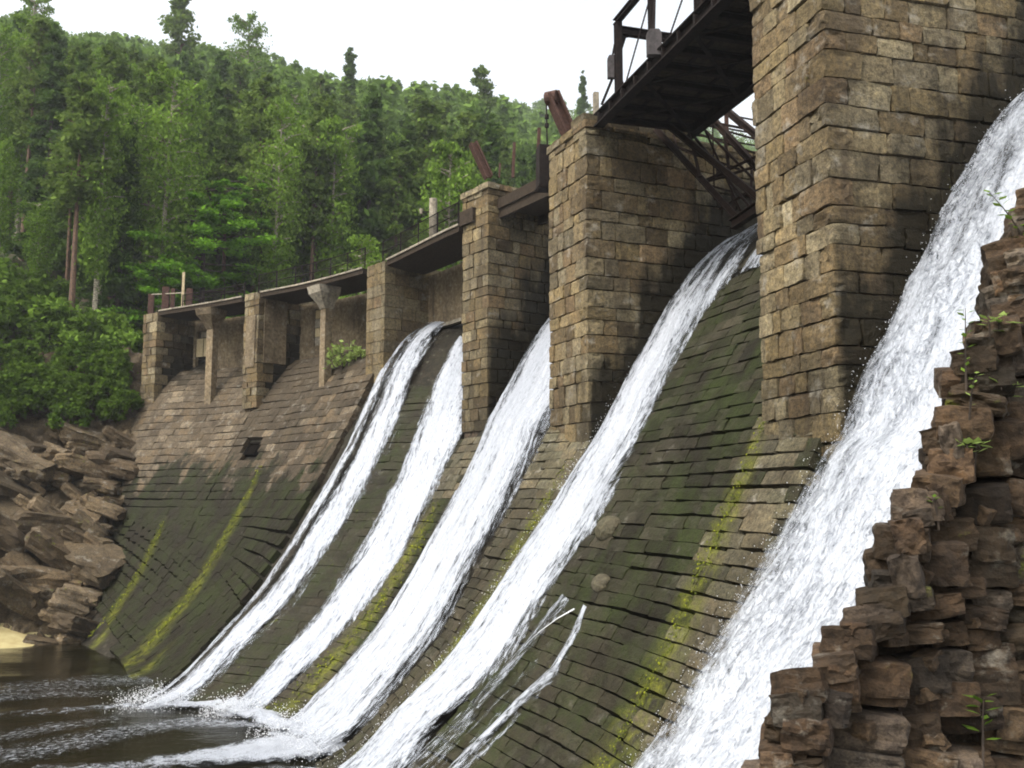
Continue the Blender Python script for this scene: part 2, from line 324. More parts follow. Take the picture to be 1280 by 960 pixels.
def place(blocks,parent,name='stone',limit=300,label=None):
    "blocks: (mesh, centre, X, Y, Z, size, colour). The largest in the picture become parts, the rest one joined part"
    def app(b):
        x,y,d=project(b[1]); return -(b[5][0]*b[5][2 if b[5][2]>b[5][1] else 1])/max(d,1)**2 if (-60<x<1340 and -60<y<1020) else 1
    blocks=sorted(blocks,key=app)
    for (m,c,X,Y,Z,s,colr) in blocks[:limit]:
        o=bpy.data.objects.new(name,m); COL.objects.link(o); o.parent=parent
        X,Y,Z=Vector(X)*s[0],Vector(Y)*s[1],Vector(Z)*s[2]; L=Vector(c)-parent.location
        o.matrix_basis=Matrix(((X.x,Y.x,Z.x,L.x),(X.y,Y.y,Z.y,L.y),(X.z,Y.z,Z.z,L.z),(0,0,0,1)))
        o.color=(*colr,1)
    rest=blocks[limit:]
    if rest:
        bm=MB()
        for (m,c,X,Y,Z,s,colr) in rest:
            X,Y,Z=Vector(X)*s[0],Vector(Y)*s[1],Vector(Z)*s[2]; c=Vector(c)
            bm.add([c+X*v.co.x+Y*v.co.y+Z*v.co.z for v in m.vertices],[tuple(p.vertices) for p in m.polygons])
        cm=tuple(np.mean([b[6] for b in rest],axis=0))
        o=bm.build('stonework',rest[0][0].materials[0],parent,parent.location); o.color=(*cm,1); o['kind']='stuff'
def rotj(X,Y,Z,rn,a):
    q=Matrix.Rotation(rn.gauss(0,a),3,Z)@Matrix.Rotation(rn.gauss(0,a),3,X); return q@X,q@Y,q@Z
# ------------------------------------------------------------------ terrain, rocky bank, water
SHORE=np.array([(-70,-60),(-45,-10),(-31,24),(-24.5,36.5),(-21.0,41.2),(-19.6,49),(-20,56),(-6,66),(15,80),(40,100),(80,130),(170,190),(330,300)],float)
def shore_dist(x,y):
    "positive on the wooded side"
    p=np.stack([x,y],-1); best=np.full(x.shape,1e9); sg=np.zeros(x.shape)
    for a,b in zip(SHORE[:-1],SHORE[1:]):
        e=b-a; t=np.clip(((p-a)@e)/(e@e),0,1); q=p-a-t[...,None]*e; d=np.hypot(q[...,0],q[...,1])
        s=np.where(e[0]*(p[...,1]-a[1])-e[1]*(p[...,0]-a[0])>0,1,-1)
        up=d<best-1e-9; best=np.where(up,d,best); sg=np.where(up,s,sg)
    return best*sg
def terrain(x,y):
    x=np.asarray(x,float); y=np.asarray(y,float); D=shore_dist(x,y)
    k=.50+.13*np.clip((x+30)/90,0,1)
    hill=np.where(D<190,k*D,k*190+.1*(D-190))
    zu=np.where(D>0,12.6+hill,12.6+np.maximum(D*.5,-5))
    zd=np.where(D<9,-1.2+1.42*D,11.6+k*(D-9)); zd=np.where(D<0,np.maximum(-1.2+D*.5,-3.5),zd)
    t=np.clip((y-47)/6,0,1); t=t*t*(3-2*t); z=zd*(1-t)+zu*t
    # right bank under the photographer
    r=np.clip((3.6-y+.0*x)/2.4,0,1); rb=np.clip((x+9)/7,0,1); r=r*rb
    z=np.maximum(z,-3.5+r*7.9)
    # ground under the dam and under the river bed stays below the masonry
    z=z+ (fbm(np.stack([x*.06,y*.06,x*0],-1))-.47)*np.clip(D/12,0,1)*7
    return z
def soil_mat():
    m,n,b=newmat('forest_floor'); t=NT(n); nz=t.noise(.5,6,.6,t.pos()); t.L(t.ramp(nz,[(.35,(.030,.040,.012)),(.5,(.055,.065,.02)),(.7,(.085,.065,.035))]),b.inputs['Base Color']); b.inputs['Roughness'].default_value=1
    t.bump(t.noise(6,5,.6,t.pos()),b,.8,.2); return m
xs=np.concatenate([np.linspace(-420,-70,26),np.linspace(-66,60,85),np.linspace(64,480,32)]); ys=np.concatenate([np.linspace(-60,0,9),np.linspace(2,110,82),np.linspace(114,560,42)])
GX,GY=np.meshgrid(xs,ys,indexing='ij'); GZ=terrain(GX,GY)
np_mesh('ground',np.stack([GX,GY,GZ],-1).reshape(-1,3),grid_faces(len(xs),len(ys)),soil_mat(),smooth=True)
COL.objects['ground']['kind']='structure'
# outer plain that reaches the horizon
MB().add([(-2600,-2600,-4.2),(2600,-2600,-4.2),(2600,2600,-4.2),(-2600,2600,-4.2)],[(0,1,2,3)]).build('land',soil_mat()); COL.objects['land']['kind']='structure'
# --- rocky bank: rough sheet left of the dam
def bank(u_,v_):
    "u_: 0 at the dam, 1 far to the left; v_: 0 at the waterline, 1 at the shrubs"
    lo=np.stack([-17.6-11*u_,40.6-10.5*u_*u_-.3*u_],-1); hi=np.stack([-19.6-13*u_,50.5-9*u_*u_],-1)
    p=lo*(1-v_)[...,None]+hi*v_[...,None]; z=-.7+13.2*v_**.95
    return np.concatenate([p,z[...,None]],-1)
nu,nv=150,110; U_,V_=np.meshgrid(np.linspace(-.08,1.4,nu),np.linspace(-.05,1.1,nv),indexing='ij'); BP=bank(U_,np.clip(V_,-.05,1.2))
q=BP.copy(); lay=(q[...,2]*1.1+q[...,0]*.42+q[...,1]*.15); st=lay-np.floor(lay); step=np.where(st<.8,st*.25,.2+(st-.8)*4)-.5
disp=step*.55+(fbm(q*.55,4)-.47)*2.6+(fbm(q*2.2,3)-.47)*.9
BP=BP+disp[...,None]*np.array([.35,-.75,.45])*np.clip((V_+.05)*6,0.15,1)[...,None]
bk=np_mesh('rocky_bank',BP.reshape(-1,3),grid_faces(nu,nv)[:,::-1],M_ROCK); tag(bk,kind='structure'); bk.color=(.25,.12,.45,1)
brn=random.Random(5)
for i in range(330):
    uu=brn.uniform(-.01,.62); vv=brn.random()**1.15*.72; p=Vector(bank(np.array(uu),np.array(vv)))
    if uu>.16 and vv<.17: continue
    big=brn.random(); s=.25+.8*big**2.2 if i>46 else brn.uniform(1.0,1.8)
    o=bpy.data.objects.new('boulder',brn.choice(P_ROCK)); COL.objects.link(o)
    o.location=p+Vector((.1,-.45,.15)); o.rotation_euler=(brn.gauss(.15,.22),brn.gauss(.38,.2),brn.gauss(.25,.35)); o.scale=(s*1.7,s*1.1,s*.55)
    o.color=(brn.uniform(0,.45),brn.choice([0,0,0,.25]),brn.uniform(.15,.62),1)
    big_='broad flat brown rock slab on the rocky slope left of the dam' if s>=1 else 'small angular brown rock among the rubble left of the dam'
    tag(o,big_,'rock','broad slabs on the left bank' if s>=1 else 'small rocks on the left bank')
# sandy strip at the waterline
sx=np.linspace(-27,-19.2,24); sv=np.linspace(0,1,6); SX,SV=np.meshgrid(sx,sv,indexing='ij'); SY=38.7+.22*(SX+19.4)+SV*2.8; SZ=WL-.12+(SV*.95)*np.clip((-19.0-SX)/2.0,0,1)**.6+.1*fbm(np.stack([SX,SY,SX*0],-1))
def sand_mat():
    m,n,b=newmat('wet_sand'); t=NT(n); t.L(t.ramp(t.noise(2,5,.6,t.pos()),[(.35,(.30,.24,.10)),(.65,(.42,.36,.18))]),b.inputs['Base Color']); b.inputs['Roughness'].default_value=.8; return m
tag(np_mesh('sand',np.stack([SX,SY,SZ],-1).reshape(-1,3),grid_faces(24,6)[:,::-1],sand_mat(),smooth=True),kind='structure')
# --- water
def water_mat():
    m,n,b=newmat('river_water'); t=NT(n)
    b.inputs['Base Color'].default_value=(.007,.006,.002,1); b.inputs['Roughness'].default_value=.09; b.inputs['IOR'].default_value=1.33
    h=t.math('ADD',t.noise(1.1,5,.6,t.pos((.8,1.7,1))),t.math('MULTIPLY',t.noise(4.5,4,.6,t.pos((.7,1.8,1))),.4)); t.bump(h,b,.22,.10); return m
WM=water_mat()
nx,ny=140,120; X_,Y_=np.meshgrid(np.linspace(-60,14,nx),np.linspace(-20,44,ny),indexing='ij')
Zw=(fbm(np.stack([X_*.55,Y_*1.1,X_*0],-1),3)-.47)*.16-.02+WL
tag(np_mesh('water',np.stack([X_,Y_,Zw],-1).reshape(-1,3),grid_faces(nx,ny),WM,smooth=True),kind='structure')
rv=[S(u,-9.2)+np.array([0,0,0]) for u in np.linspace(0,61.4,40)]; rv=[(p[0],p[1],13.33) for p in rv]; far=[(-20,57,13.33),(-4,68,13.33),(16,82,13.33),(42,102,13.33),(90,136,13.33),(200,210,13.33),(200,-10,13.33)]
tag(MB().add(rv+far,[tuple(range(len(rv)+len(far)))]).build('reservoir',WM),kind='structure')
# ------------------------------------------------------------------ spillway faces with their courses of stone
BAYS=[(0,18.76,'near spillway face under the widest and brightest waterfall'),(18.76,28.9,'steep dark wet spillway face with long bare stone courses, left of the tallest pier'),
 (28.9,36.4,'spillway face between the two tall middle piers, almost hidden by falling water'),(36.4,44.1,'spillway face under the pair of farther waterfalls'),
 (44.1,52.9,'dry tan and mossy spillway face with a square drain hole, beside the leafy weed'),(52.9,61.42,'leftmost mossy spillway face curving down to the rocky bank')]
# courses at even spacing along the slope
_e=np.linspace(-6,11,2000); _l=np.concatenate([[0],np.cumsum(np.hypot(np.diff(_e),np.diff(Zp(_e))))])
def erow(i,h): return float(np.interp(i*h,_l,_e))
def lerp_tab(tab,x): t=np.array(tab,float); return np.interp(x,t[:,0],t[:,1])
ZONES={1:[(18.2,25.9,-3.6,8)],2:[(27.85,30.1,-.3,8.5)],3:[(34.9,37.2,-.2,9.5),(38.9,40.9,-1.6,9)],4:[(44.15,52.85,-3.7,6.6)],5:[(52.95,61.3,-3.6,6.4)]}
def spill_colour(u,e,rn):
    wet,moss,tone=.4,.05,.5; n=float(fbm(np.array([[u*.8,e*.8,3.]]),3)[0])
    if u>44:
        st=float(vnoise(np.array([[u*1.35,e*.12,9.]]))[0])
        if e<.55+n*.9+.03*(u-50):
            wet=rn.gauss(.12,.07)+.6*max(0,st-.5)+(.3 if e<-2.6 else 0); tone=.78+.1*rn.random()-.35*(e<-2.3); moss=0
        elif e<2.9+(n-.5):
            wet=.35; moss=.02; tone=.4+rn.gauss(0,.08)
            if u>58.6: wet,moss,tone=.15,.08,.62
        else: wet=.35; moss=.02; tone=.42+(.6 if rn.random()<.05 else 0)
        for uc,e0 in((49.7-.02*max(e,0),.1),(55.6,2.0)):
            if e>e0: gg_=math.exp(-((u-uc)/.30)**2); pass; wet*=1-.8*gg_
        if u>60.2 and e>1: tone=.8;wet=.1
    elif u>34: # strips each side of the far streams
        if u<37.6:
            if e<1.1: wet,moss,tone=.12,.05,.6
            else: wet,moss,tone=(.45,.1,.4) if u>35.9-.05*e else (.75,.1,.35)
        else: wet,moss,tone=.7,.15,.4
    elif u>27:
        if e<.9: wet,moss,tone=.05,.12,.72
        elif e<2.6: wet,moss,tone=.45,.1,.5
        else: wet,moss,tone=.5,.12,.5
    else:
        if u<19.75: wet,moss,tone=.05 if e<1.5 else .35,.05,.72
        else:
            wet=.80+.6*(n-.4)+rn.gauss(0,.1); moss=.0; tone=.45+rn.gauss(0,.12)
            gg_=math.exp(-((u-19.95-.06*max(e,0))/.33)**2) if e>-.3 else 0; pass; wet*=1-.8*gg_
            if e>2.6: wet=.74+.3*(n-.4); moss=.1
    return (min(1,max(0,wet)),min(1,max(0,moss)),min(1,max(0,tone)))
srn=random.Random(21)
for bi,(ua,ub,lab) in enumerate(BAYS):
    nu=max(12,int((ub-ua)/.3)); nv=110
    uu=np.linspace(ua,ub,nu); ee=np.linspace(-13,12,nv)
    dd=d_of(uu[:,None],ee[None,:]); P=S(uu[:,None]+0*dd,dd)
    gu=np.gradient(P,axis=0); gv=np.gradient(P,axis=1); nn=np.cross(gv,gu); nn/=np.linalg.norm(nn,axis=-1,keepdims=True); nn*=np.sign(nn[...,2:3]+1e-9)
    P=P-nn*.15+nn*((fbm(P*1.1,4)-.47)*.22)[...,None]*(1 if bi<4 else .5)
    base=Vector(P[nu//2,nv-1])
    core=np_mesh('stone_spillway',P.reshape(-1,3),grid_faces(nu,nv)[:,::-1],M_SCORE,loc=base,smooth=True)
    tag(core,lab,'spillway','stone spillway faces of the dam')
    blocks=[]
    for (za,zb,e0,e1) in ZONES.get(bi,[]):
        h=.40 if bi>=4 else .29
        for r in range(200):
            rowoff=srn.uniform(-.008,.008)
            if erow(r,h)<e0: continue
            ec=(erow(r,h)+erow(r+1,h))/2
            if erow(r+1,h)>e1: break
            hh=h*(1 if ec<3.0 else 1.0)
            x=za-srn.random()*.4
            while x<zb:
                L=srn.uniform(.4,.95) if bi<4 else srn.uniform(.28,.68)
                a,b_=max(x,za),min(x+L,zb); x+=L
                if b_-a<.12: continue
                um=(a+b_)/2; skew=0
                if bi>=4: skew=-.15*(um-49)*min(1,max(0,(ec-1.6)/1.5))
                em=ec+skew+(float(vnoise(np.array([[um*.9,r*.55,2.]]))[0])-.5)*.05
                if bi==1 and em<-2.15 and um>24.3: continue
                if bi==1 and (em< -2.3 and um<24.4): continue
                if bi==4 and abs(um-51.27)<.5 and abs(em+.25)<.32: continue   # the drain hole
                d=float(d_of(um,em)); p,A,B,Nn=frame_at(um,d)
                if bi>=4 and em>2.2:
                    q=Matrix.Rotation(-.10,3,Nn); A=q@A;B=q@B
                q=Matrix.Rotation(.012*(1 if A.cross(B).dot(Nn)>0 else -1),3,A); B,Nn=q@B,q@Nn
                if B.z>0 and Nn.z<0: pass
                A,B,Nn=rotj(A,B,Nn,srn,.018)
                k=float(col(np.array(um))[4]); hs=hh*(k if em>0 else 1)
                pr_=rowoff+srn.uniform(-.012,.016)
                blocks.append((srn.choice(P_SPILLW if bi>=4 else P_SPILL),p+Nn*(pr_-.08),A,B,Nn,((b_-a)*1.06,hs*srn.uniform(.93,.975),.30),spill_colour(um,em,srn)))
    if blocks: place(blocks,core)
    if bi==4:
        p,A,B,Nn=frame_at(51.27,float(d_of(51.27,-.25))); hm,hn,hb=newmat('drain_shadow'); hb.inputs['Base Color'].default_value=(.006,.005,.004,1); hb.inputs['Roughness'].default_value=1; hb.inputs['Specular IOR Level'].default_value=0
        q=MB(); 
        for k,(dx,dy,sx_,sy_) in enumerate(((-.36,0,.1,.6),(.36,0,.1,.6),(0,-.27,.62,.1),(0,.27,.62,.1))): q.box(p+A*dx+B*dy-Nn*.08,A,B,Nn,(sx_,sy_,.3))
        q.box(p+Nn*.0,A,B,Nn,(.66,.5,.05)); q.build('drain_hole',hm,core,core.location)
# ledge of stone slabs on top of the dark bare panel, and two water-worn knobs lower down
lg=MB()
for u0,u1 in((19.95,21.4),(21.43,22.9),(22.93,24.3)):
    vs_=[]
    for u in np.linspace(u0,u1,5):
        for e,off in((-3.6,.12),(-2.35,.10),(-2.25,-.25),(-3.6,-.3)): 
            p,A,B,Nn=frame_at(u,float(d_of(u,e))); vs_.append(p+Nn*off)
    f=[]
    for i in range(4):
        for k in range(4): f.append((i*4+k,(i+1)*4+k,(i+1)*4+(k+1)%4,i*4+(k+1)%4))
    f+= [(3,2,1,0),(16,17,18,19)]; lg.add(vs_,f)
core=[o for o in COL.objects if o.name.startswith('stone_spillway')][1]
o=lg.build('ledge',M_SPILL,core,core.location); o.color=(.5,.1,.45,1)
kb=bmesh.new(); bmesh.ops.create_icosphere(kb,subdivisions=3,radius=.5)
for v in kb.verts: v.co*=1+.45*(fbm(np.array([v.co*2.2+Vector((9,3,1))]),4)[0]-.47)
km=bpy.data.meshes.new('knob'); kb.to_mesh(km); kb.free(); km.materials.append(M_SPILL)
for (u,e,s) in((24.3,1.5,.62),(23.45,2.15,.42)):
    p,A,B,Nn=frame_at(u,float(d_of(u,e))); o=bpy.data.objects.new('knob',km); COL.objects.link(o); o.parent=core
    X,Y,Z=A*s*1.5,B*s*.9,Nn*s*.75; L=p+Nn*.04-core.location
    o.matrix_basis=Matrix(((X.x,Y.x,Z.x,L.x),(X.y,Y.y,Z.y,L.y),(X.z,Y.z,Z.z,L.z),(0,0,0,1))); o.color=(.30,.05,.95,1)
# moss cushions along the wet seams
def moss_mat():
    m,n,b=newmat('moss'); t=NT(n); g=t.node('ShaderNodeNewGeometry'); nz=t.noise(2.2,4,.6,t.pos())
    t.L(t.ramp(t.math('ADD',t.math('MULTIPLY',g.outputs['Random Per Island'],.6),t.math('MULTIPLY',nz,.5)),[(.2,(.03,.04,.006)),(.6,(.085,.10,.010)),(.9,(.19,.20,.016))]),b.inputs['Base Color']); b.inputs['Roughness'].default_value=.95; b.inputs['Specular IOR Level'].default_value=.1; return m
M_MOSS=moss_mat(); mg=np.random.default_rng(61)
def moss(bay,uc,e0,e1,wid,cnt,size=.05):
    e=mg.uniform(e0,e1,cnt); clump=vnoise(np.stack([e*1.9,e*0+uc,e*0],-1)); keep=mg.random(cnt)<(.15+1.1*clump**1.5); e=e[keep]; u=np.interp(e,[q[0] for q in uc_tab(uc)],[q[1] for q in uc_tab(uc)])+mg.normal(0,1,len(e))*wid
    d=d_of(u,e); p=S(u,d); A=S(u+.1,d)-p; B=S(u,d+.1)-p; A/=np.linalg.norm(A,axis=1)[:,None]; B/=np.linalg.norm(B,axis=1)[:,None]; N=np.cross(A,B); N*=np.sign(N[:,2:3]); N/=np.linalg.norm(N,axis=1)[:,None]
    c=p+N*mg.uniform(.09,.15,(len(e),1)); th=mg.uniform(0,6.28,(len(e),1)); s=size*mg.uniform(.5,1.5,(len(e),1)); X=(A*np.cos(th)+B*np.sin(th))*s; Y=(-A*np.sin(th)+B*np.cos(th))*s; H=N*s*.7
    V=np.stack([c+X,c+Y*.9,c-X*.9,c-Y,c+H],1).reshape(-1,3); k=np.arange(len(e))[:,None,None]*5; F=(k+np.array([(0,1,4),(1,2,4),(2,3,4),(3,0,4)])[None]).reshape(-1,3)
    core=[o for o in COL.objects if o.name.startswith('stone_spillway')][bay]; o=np_mesh('moss',V,F,M_MOSS,loc=core.location,parent=core); o['kind']='stuff'
def uc_tab(k): return {0:[(-1,49.75),(8,49.55)],1:[(0,55.7),(3,55.5),(6,56.3)],2:[(-1,19.9),(1,20.0),(3,20.15),(8,20.4)],3:[(-1,28.2),(1.2,28.3),(3,28.45),(8,28.6)],4:[(0,36.3),(2,35.7),(4,36.2),(6,36.5),(9.5,36.3)],5:[(0,48),(8,52)],6:[(-3,23),(8,21.5)],7:[(-3,26),(9,26)]}[k]
moss(1,2,-.2,7,.12,900,.020); moss(2,3,.5,4,.2,400,.024); moss(3,4,1.2,9,.26,1300,.028); moss(4,0,.3,5.6,.10,350,.035); moss(5,1,1.8,5.8,.12,300,.035)
# ------------------------------------------------------------------ piers
prn=random.Random(33)
PIERS={}
def pier(name,P1,P0,length,zt,label,ch,Lr,protos,zb,taper_len=None,depth=.34,stones=True,core_mat=None,top_drop=None,tone=.6,group='stone piers of the dam'):
    P1,P0=Vector((*P1,0)),Vector((*P0,0)); F=(P0-P1); W=F.length; F.normalize(); U=Vector((-F.y,F.x,0))
    if U.x<0: U=-U           # upstream
    Z=Vector((0,0,1)); ins=.07
    base=(P1+P0)/2+U*length/2; base.z=zb
    mb=MB(); c=(P1+P0)/2+U*(length/2+ins); zt2=zt-.06
    mb.box(Vector((c.x,c.y,(zb+zt2)/2)),F,U,Z,(W-2*ins,length,zt2-zb))
    core=mb.build('stone_pier',core_mat or M_PCORE,None,base); tag(core,label,'pier',group)
    PIERS[name]=(P1,P0,F,U,W,length,zt,core)
    if not stones: return core
    reach={'F':2.6,'E':1.9,'D':2.4}.get(name)  # pier D's reach also paints the dark shadow low on its side
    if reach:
        mt=masonry_mat('pier_stone',PAL_PIER,wetshade=(P1.x,P1.y,U.x,U.y,float(S({'F':17.7,'E':27.8,'D':35.6}[name],0)[2]),1.42,reach)); q_=[]
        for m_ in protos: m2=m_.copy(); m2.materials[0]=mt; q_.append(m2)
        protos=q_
    blocks=[]; z=zb+.0; r=0; uref={'F':17.7,'E':27.8,'D':35.6,'C':43.4,'B':52.3,'A':60.1}[name]; ufar=uref+W
    def surf(t,u=uref): return float(S(u,-t)[2])
    while z<zt-.05:
        h=ch*prn.uniform(.65,1.3); h=min(h,zt-z) if zt-z-h>.15 else zt-z
        zc=z+h/2; alt=r%2
        # corner stone
        a,b=(prn.uniform(.62,.9),prn.uniform(.36,.5)) if alt else (prn.uniform(.36,.5),prn.uniform(.65,1.0)); a=min(a,W-.2)
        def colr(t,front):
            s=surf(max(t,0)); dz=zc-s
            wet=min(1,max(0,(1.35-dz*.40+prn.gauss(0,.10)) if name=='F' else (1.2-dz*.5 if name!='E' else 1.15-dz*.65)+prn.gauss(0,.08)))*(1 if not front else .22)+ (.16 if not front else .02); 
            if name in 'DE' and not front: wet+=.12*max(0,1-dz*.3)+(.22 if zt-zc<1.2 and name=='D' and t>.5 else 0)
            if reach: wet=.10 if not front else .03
            ms=.10 if prn.random()<.12 else 0
            return (min(.95,max(0,wet+prn.gauss(0,.06))),ms,min(1,max(0,tone+prn.gauss(0,.15)+(.10 if front else (.42 if name=='E' and t>2.6 and zc>12.6 else 0)))))
        def put(c,X,Y,s,cl):
            X2,Y2,Z2=rotj(X,Y,Z,prn,.018); blocks.append((prn.choice(protos),c,X2,Y2,Z2,s,cl))
        j=prn.uniform(-.02,.03)
        if zc+h/2>surf(0)-.2:
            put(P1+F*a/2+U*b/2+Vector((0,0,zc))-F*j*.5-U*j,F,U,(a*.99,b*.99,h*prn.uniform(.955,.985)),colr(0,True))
            x=a
            while x<W-.02:   # front
                L=min(prn.uniform(*Lr)*.75,W-x); L=W-x if W-x-L<.18 else L
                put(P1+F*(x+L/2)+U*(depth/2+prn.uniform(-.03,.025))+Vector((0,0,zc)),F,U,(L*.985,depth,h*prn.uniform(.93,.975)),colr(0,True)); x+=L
        x=b
        while x<length-.02:
            L=min(prn.uniform(*Lr),length-x); L=length-x if length-x-L<.2 else L
            if zc+h/2>surf(x+L/2)-.15: 
                tt=top_drop(x) if top_drop else 0
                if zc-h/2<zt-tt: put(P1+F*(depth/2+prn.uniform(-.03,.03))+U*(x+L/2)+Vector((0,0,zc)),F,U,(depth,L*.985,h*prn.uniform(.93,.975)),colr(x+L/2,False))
            x+=L
        z+=h; r+=1
    place(blocks,core); return core
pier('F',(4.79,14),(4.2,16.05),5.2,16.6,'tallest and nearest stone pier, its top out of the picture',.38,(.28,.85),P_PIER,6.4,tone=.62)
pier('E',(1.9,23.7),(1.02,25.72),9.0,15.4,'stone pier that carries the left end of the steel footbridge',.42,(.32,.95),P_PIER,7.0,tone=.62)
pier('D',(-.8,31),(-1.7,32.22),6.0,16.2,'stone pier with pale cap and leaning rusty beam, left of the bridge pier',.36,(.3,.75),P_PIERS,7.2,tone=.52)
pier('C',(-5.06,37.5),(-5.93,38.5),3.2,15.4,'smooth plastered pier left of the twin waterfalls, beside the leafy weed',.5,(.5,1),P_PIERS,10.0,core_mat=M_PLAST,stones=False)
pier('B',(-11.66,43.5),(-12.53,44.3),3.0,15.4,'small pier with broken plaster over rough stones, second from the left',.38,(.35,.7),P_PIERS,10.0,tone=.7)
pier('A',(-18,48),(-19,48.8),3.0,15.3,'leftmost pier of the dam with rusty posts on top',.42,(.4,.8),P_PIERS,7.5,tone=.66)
# plaster skin that is left on piers C and B, cap courses on C and D
def on_pier(name,f,t,z): P1,P0,F,U,W,Ln,zt,core=PIERS[name]; return P1+F*f+U*t+Vector((0,0,z))
P1,P0,F,U,W,Ln,zt,core=PIERS['C']
blk=[]
for r in range(11):
    z=15.36-.24-r*.46; x=0
    while x<Ln:
        L=prn.uniform(.5,1); blk.append((prn.choice(P_PIERS),on_pier('C',.16,x+L/2,z),F,U,Vector((0,0,1)),(.26,L*.995,.455),(.05,0,min(1,.62+prn.gauss(0,.06))))); x+=L
    x=0.3
    while x<W:
        L=min(prn.uniform(.4,.7),W-x+.05); blk.append((prn.choice(P_PIERS),on_pier('C',x+L/2,.16,z),F,U,Vector((0,0,1)),(L*.995,.26,.455),(.02,0,min(1,.72+prn.gauss(0,.06))))); x+=L
place(blk,core)
P1,P0,F,U,W,Ln,zt,core=PIERS['B']
mb=MB(); mb.box(on_pier('B',.55,.0,13.1),F,U,Vector((0,0,1)),(.75,.12,2.4)); mb.box(on_pier('B',.0,.9,13.6),F,U,Vector((0,0,1)),(.1,1.2,3.0)); o=mb.build('plaster_skin',M_PLAST,core,core.location)
P1,P0,F,U,W,Ln,zt,core=PIERS['D']
blk=[]; x=-.08
for r,(zz,hh) in enumerate(((16.31,.2),)):
    x=-.06
    while x<2.0:
        L=prn.uniform(.4,.6); blk.append((prn.choice(P_PIERS),on_pier('D',.22,x+L/2,zz),F,U,Vector((0,0,1)),(.55,L*.97,hh),(0,0,1))); x+=L
    x=.5
    while x<W:
        L=min(prn.uniform(.35,.55),W-x+.1); blk.append((prn.choice(P_PIERS),on_pier('D',x+L/2,.22,zz-.03),F,U,Vector((0,0,1)),(L*.97,.55,hh),(0,0,.95))); x+=L
place(blk,core,'cap_stone')
mb=MB(); mb.box(on_pier('D',1.12,.12,15.45),F,U,Vector((0,0,1)),(.8,.5,.5)); mb.build('beam_end',M_WOOD,core,core.location)
P1,P0,F,U,W,Ln,zt,core=PIERS['E']
blk=[]; x=-.05
while x<W: L=min(prn.uniform(.5,.8),W-x+.08); blk.append((prn.choice(P_PIERS),on_pier('E',x+L/2,.35,15.52),F,U,Vector((0,0,1)),(L*.98,.8,.2),(.05,0,.7))); x+=L
x=.8
while x<9: L=prn.uniform(.7,1.2); blk.append((prn.choice(P_PIERS),on_pier('E',.3,x+L/2,15.47),F,U,Vector((0,0,1)),(.7,L*.98,.14),(0,0,.95 if x>4 else .5))); x+=L
for q_ in range(4): blk.append((prn.choice(P_PIERS),on_pier('E',.42,.35+.82*q_,15.66),F,U,Vector((0,0,1)),(.78,.80,.30),(.25,0,.4)))
place(blk,core,'cap_stone')
# ------------------------------------------------------------------ curtain walls, slender columns, walkway and railings of the far bays
ZV=Vector((0,0,1))
def wall_panel(mb,u0,u1,d,z0,z1,th,nseg=4):
    "a wall that follows the line of the dam"
    us=np.linspace(u0,u1,nseg+1); v=[]
    for u in us:
        a,b=plan(u,d),plan(u,d-th)
        v+=[(a.x,a.y,z0),(a.x,a.y,z1),(b.x,b.y,z1),(b.x,b.y,z0)]
    f=[]
    for i in range(nseg):
        for k in range(4): f.append((i*4+k,i*4+(k+1)%4,(i+1)*4+(k+1)%4,(i+1)*4+k))
    f+=[(3,2,1,0),tuple(nseg*4+k for k in range(4))]; return mb.add(v,f)
def curtain(label,u0,u1,d,openings,z0,z1):
    b=plan((u0+u1)/2,d); b.z=z0; mb=MB(); us=[u0]
    for (a,c,za,zc) in openings:
        wall_panel(mb,us[-1],a,d,z0,z1,.35); 
        if za>z0: wall_panel(mb,a,c,d-.002,z0,za,.35)
        wall_panel(mb,a,c,d-.002,zc,z1,.35); us.append(c)
    wall_panel(mb,us[-1],u1,d,z0,z1,.35)
    return tag(mb.build('curtain_wall',M_PLAST,None,b),label,'wall','concrete curtain walls under the walkway')
cw1=curtain('brown concrete curtain wall with a boarded opening, between the two leftmost piers',53.6,60.1,-2.35,[(57.95,58.85,12.2,14.55)],10.3,15.05)
cw2=curtain('brown concrete curtain wall with a narrow bright opening behind the flared column',44.8,52.3,-2.35,[(50.12,50.80,13.0,14.75)],11.4,15.05)
cw3=curtain('blank brown concrete curtain wall above the twin waterfalls',37.2,43.4,-2.3,[],12.75,15.05)
cw3.location.z+=0
# a sill line and a buttress on the blank wall
mb=MB(); wall_panel(mb,37.25,43.3,-2.2,12.72,12.86,.25); mb.build('sill',M_CONC,cw3,cw3.location)
mb=MB(); wall_panel(mb,37.2,38.3,-1.75,12.8,15.0,.5,2); mb.build('buttress',M_PLAST,cw3,cw3.location)
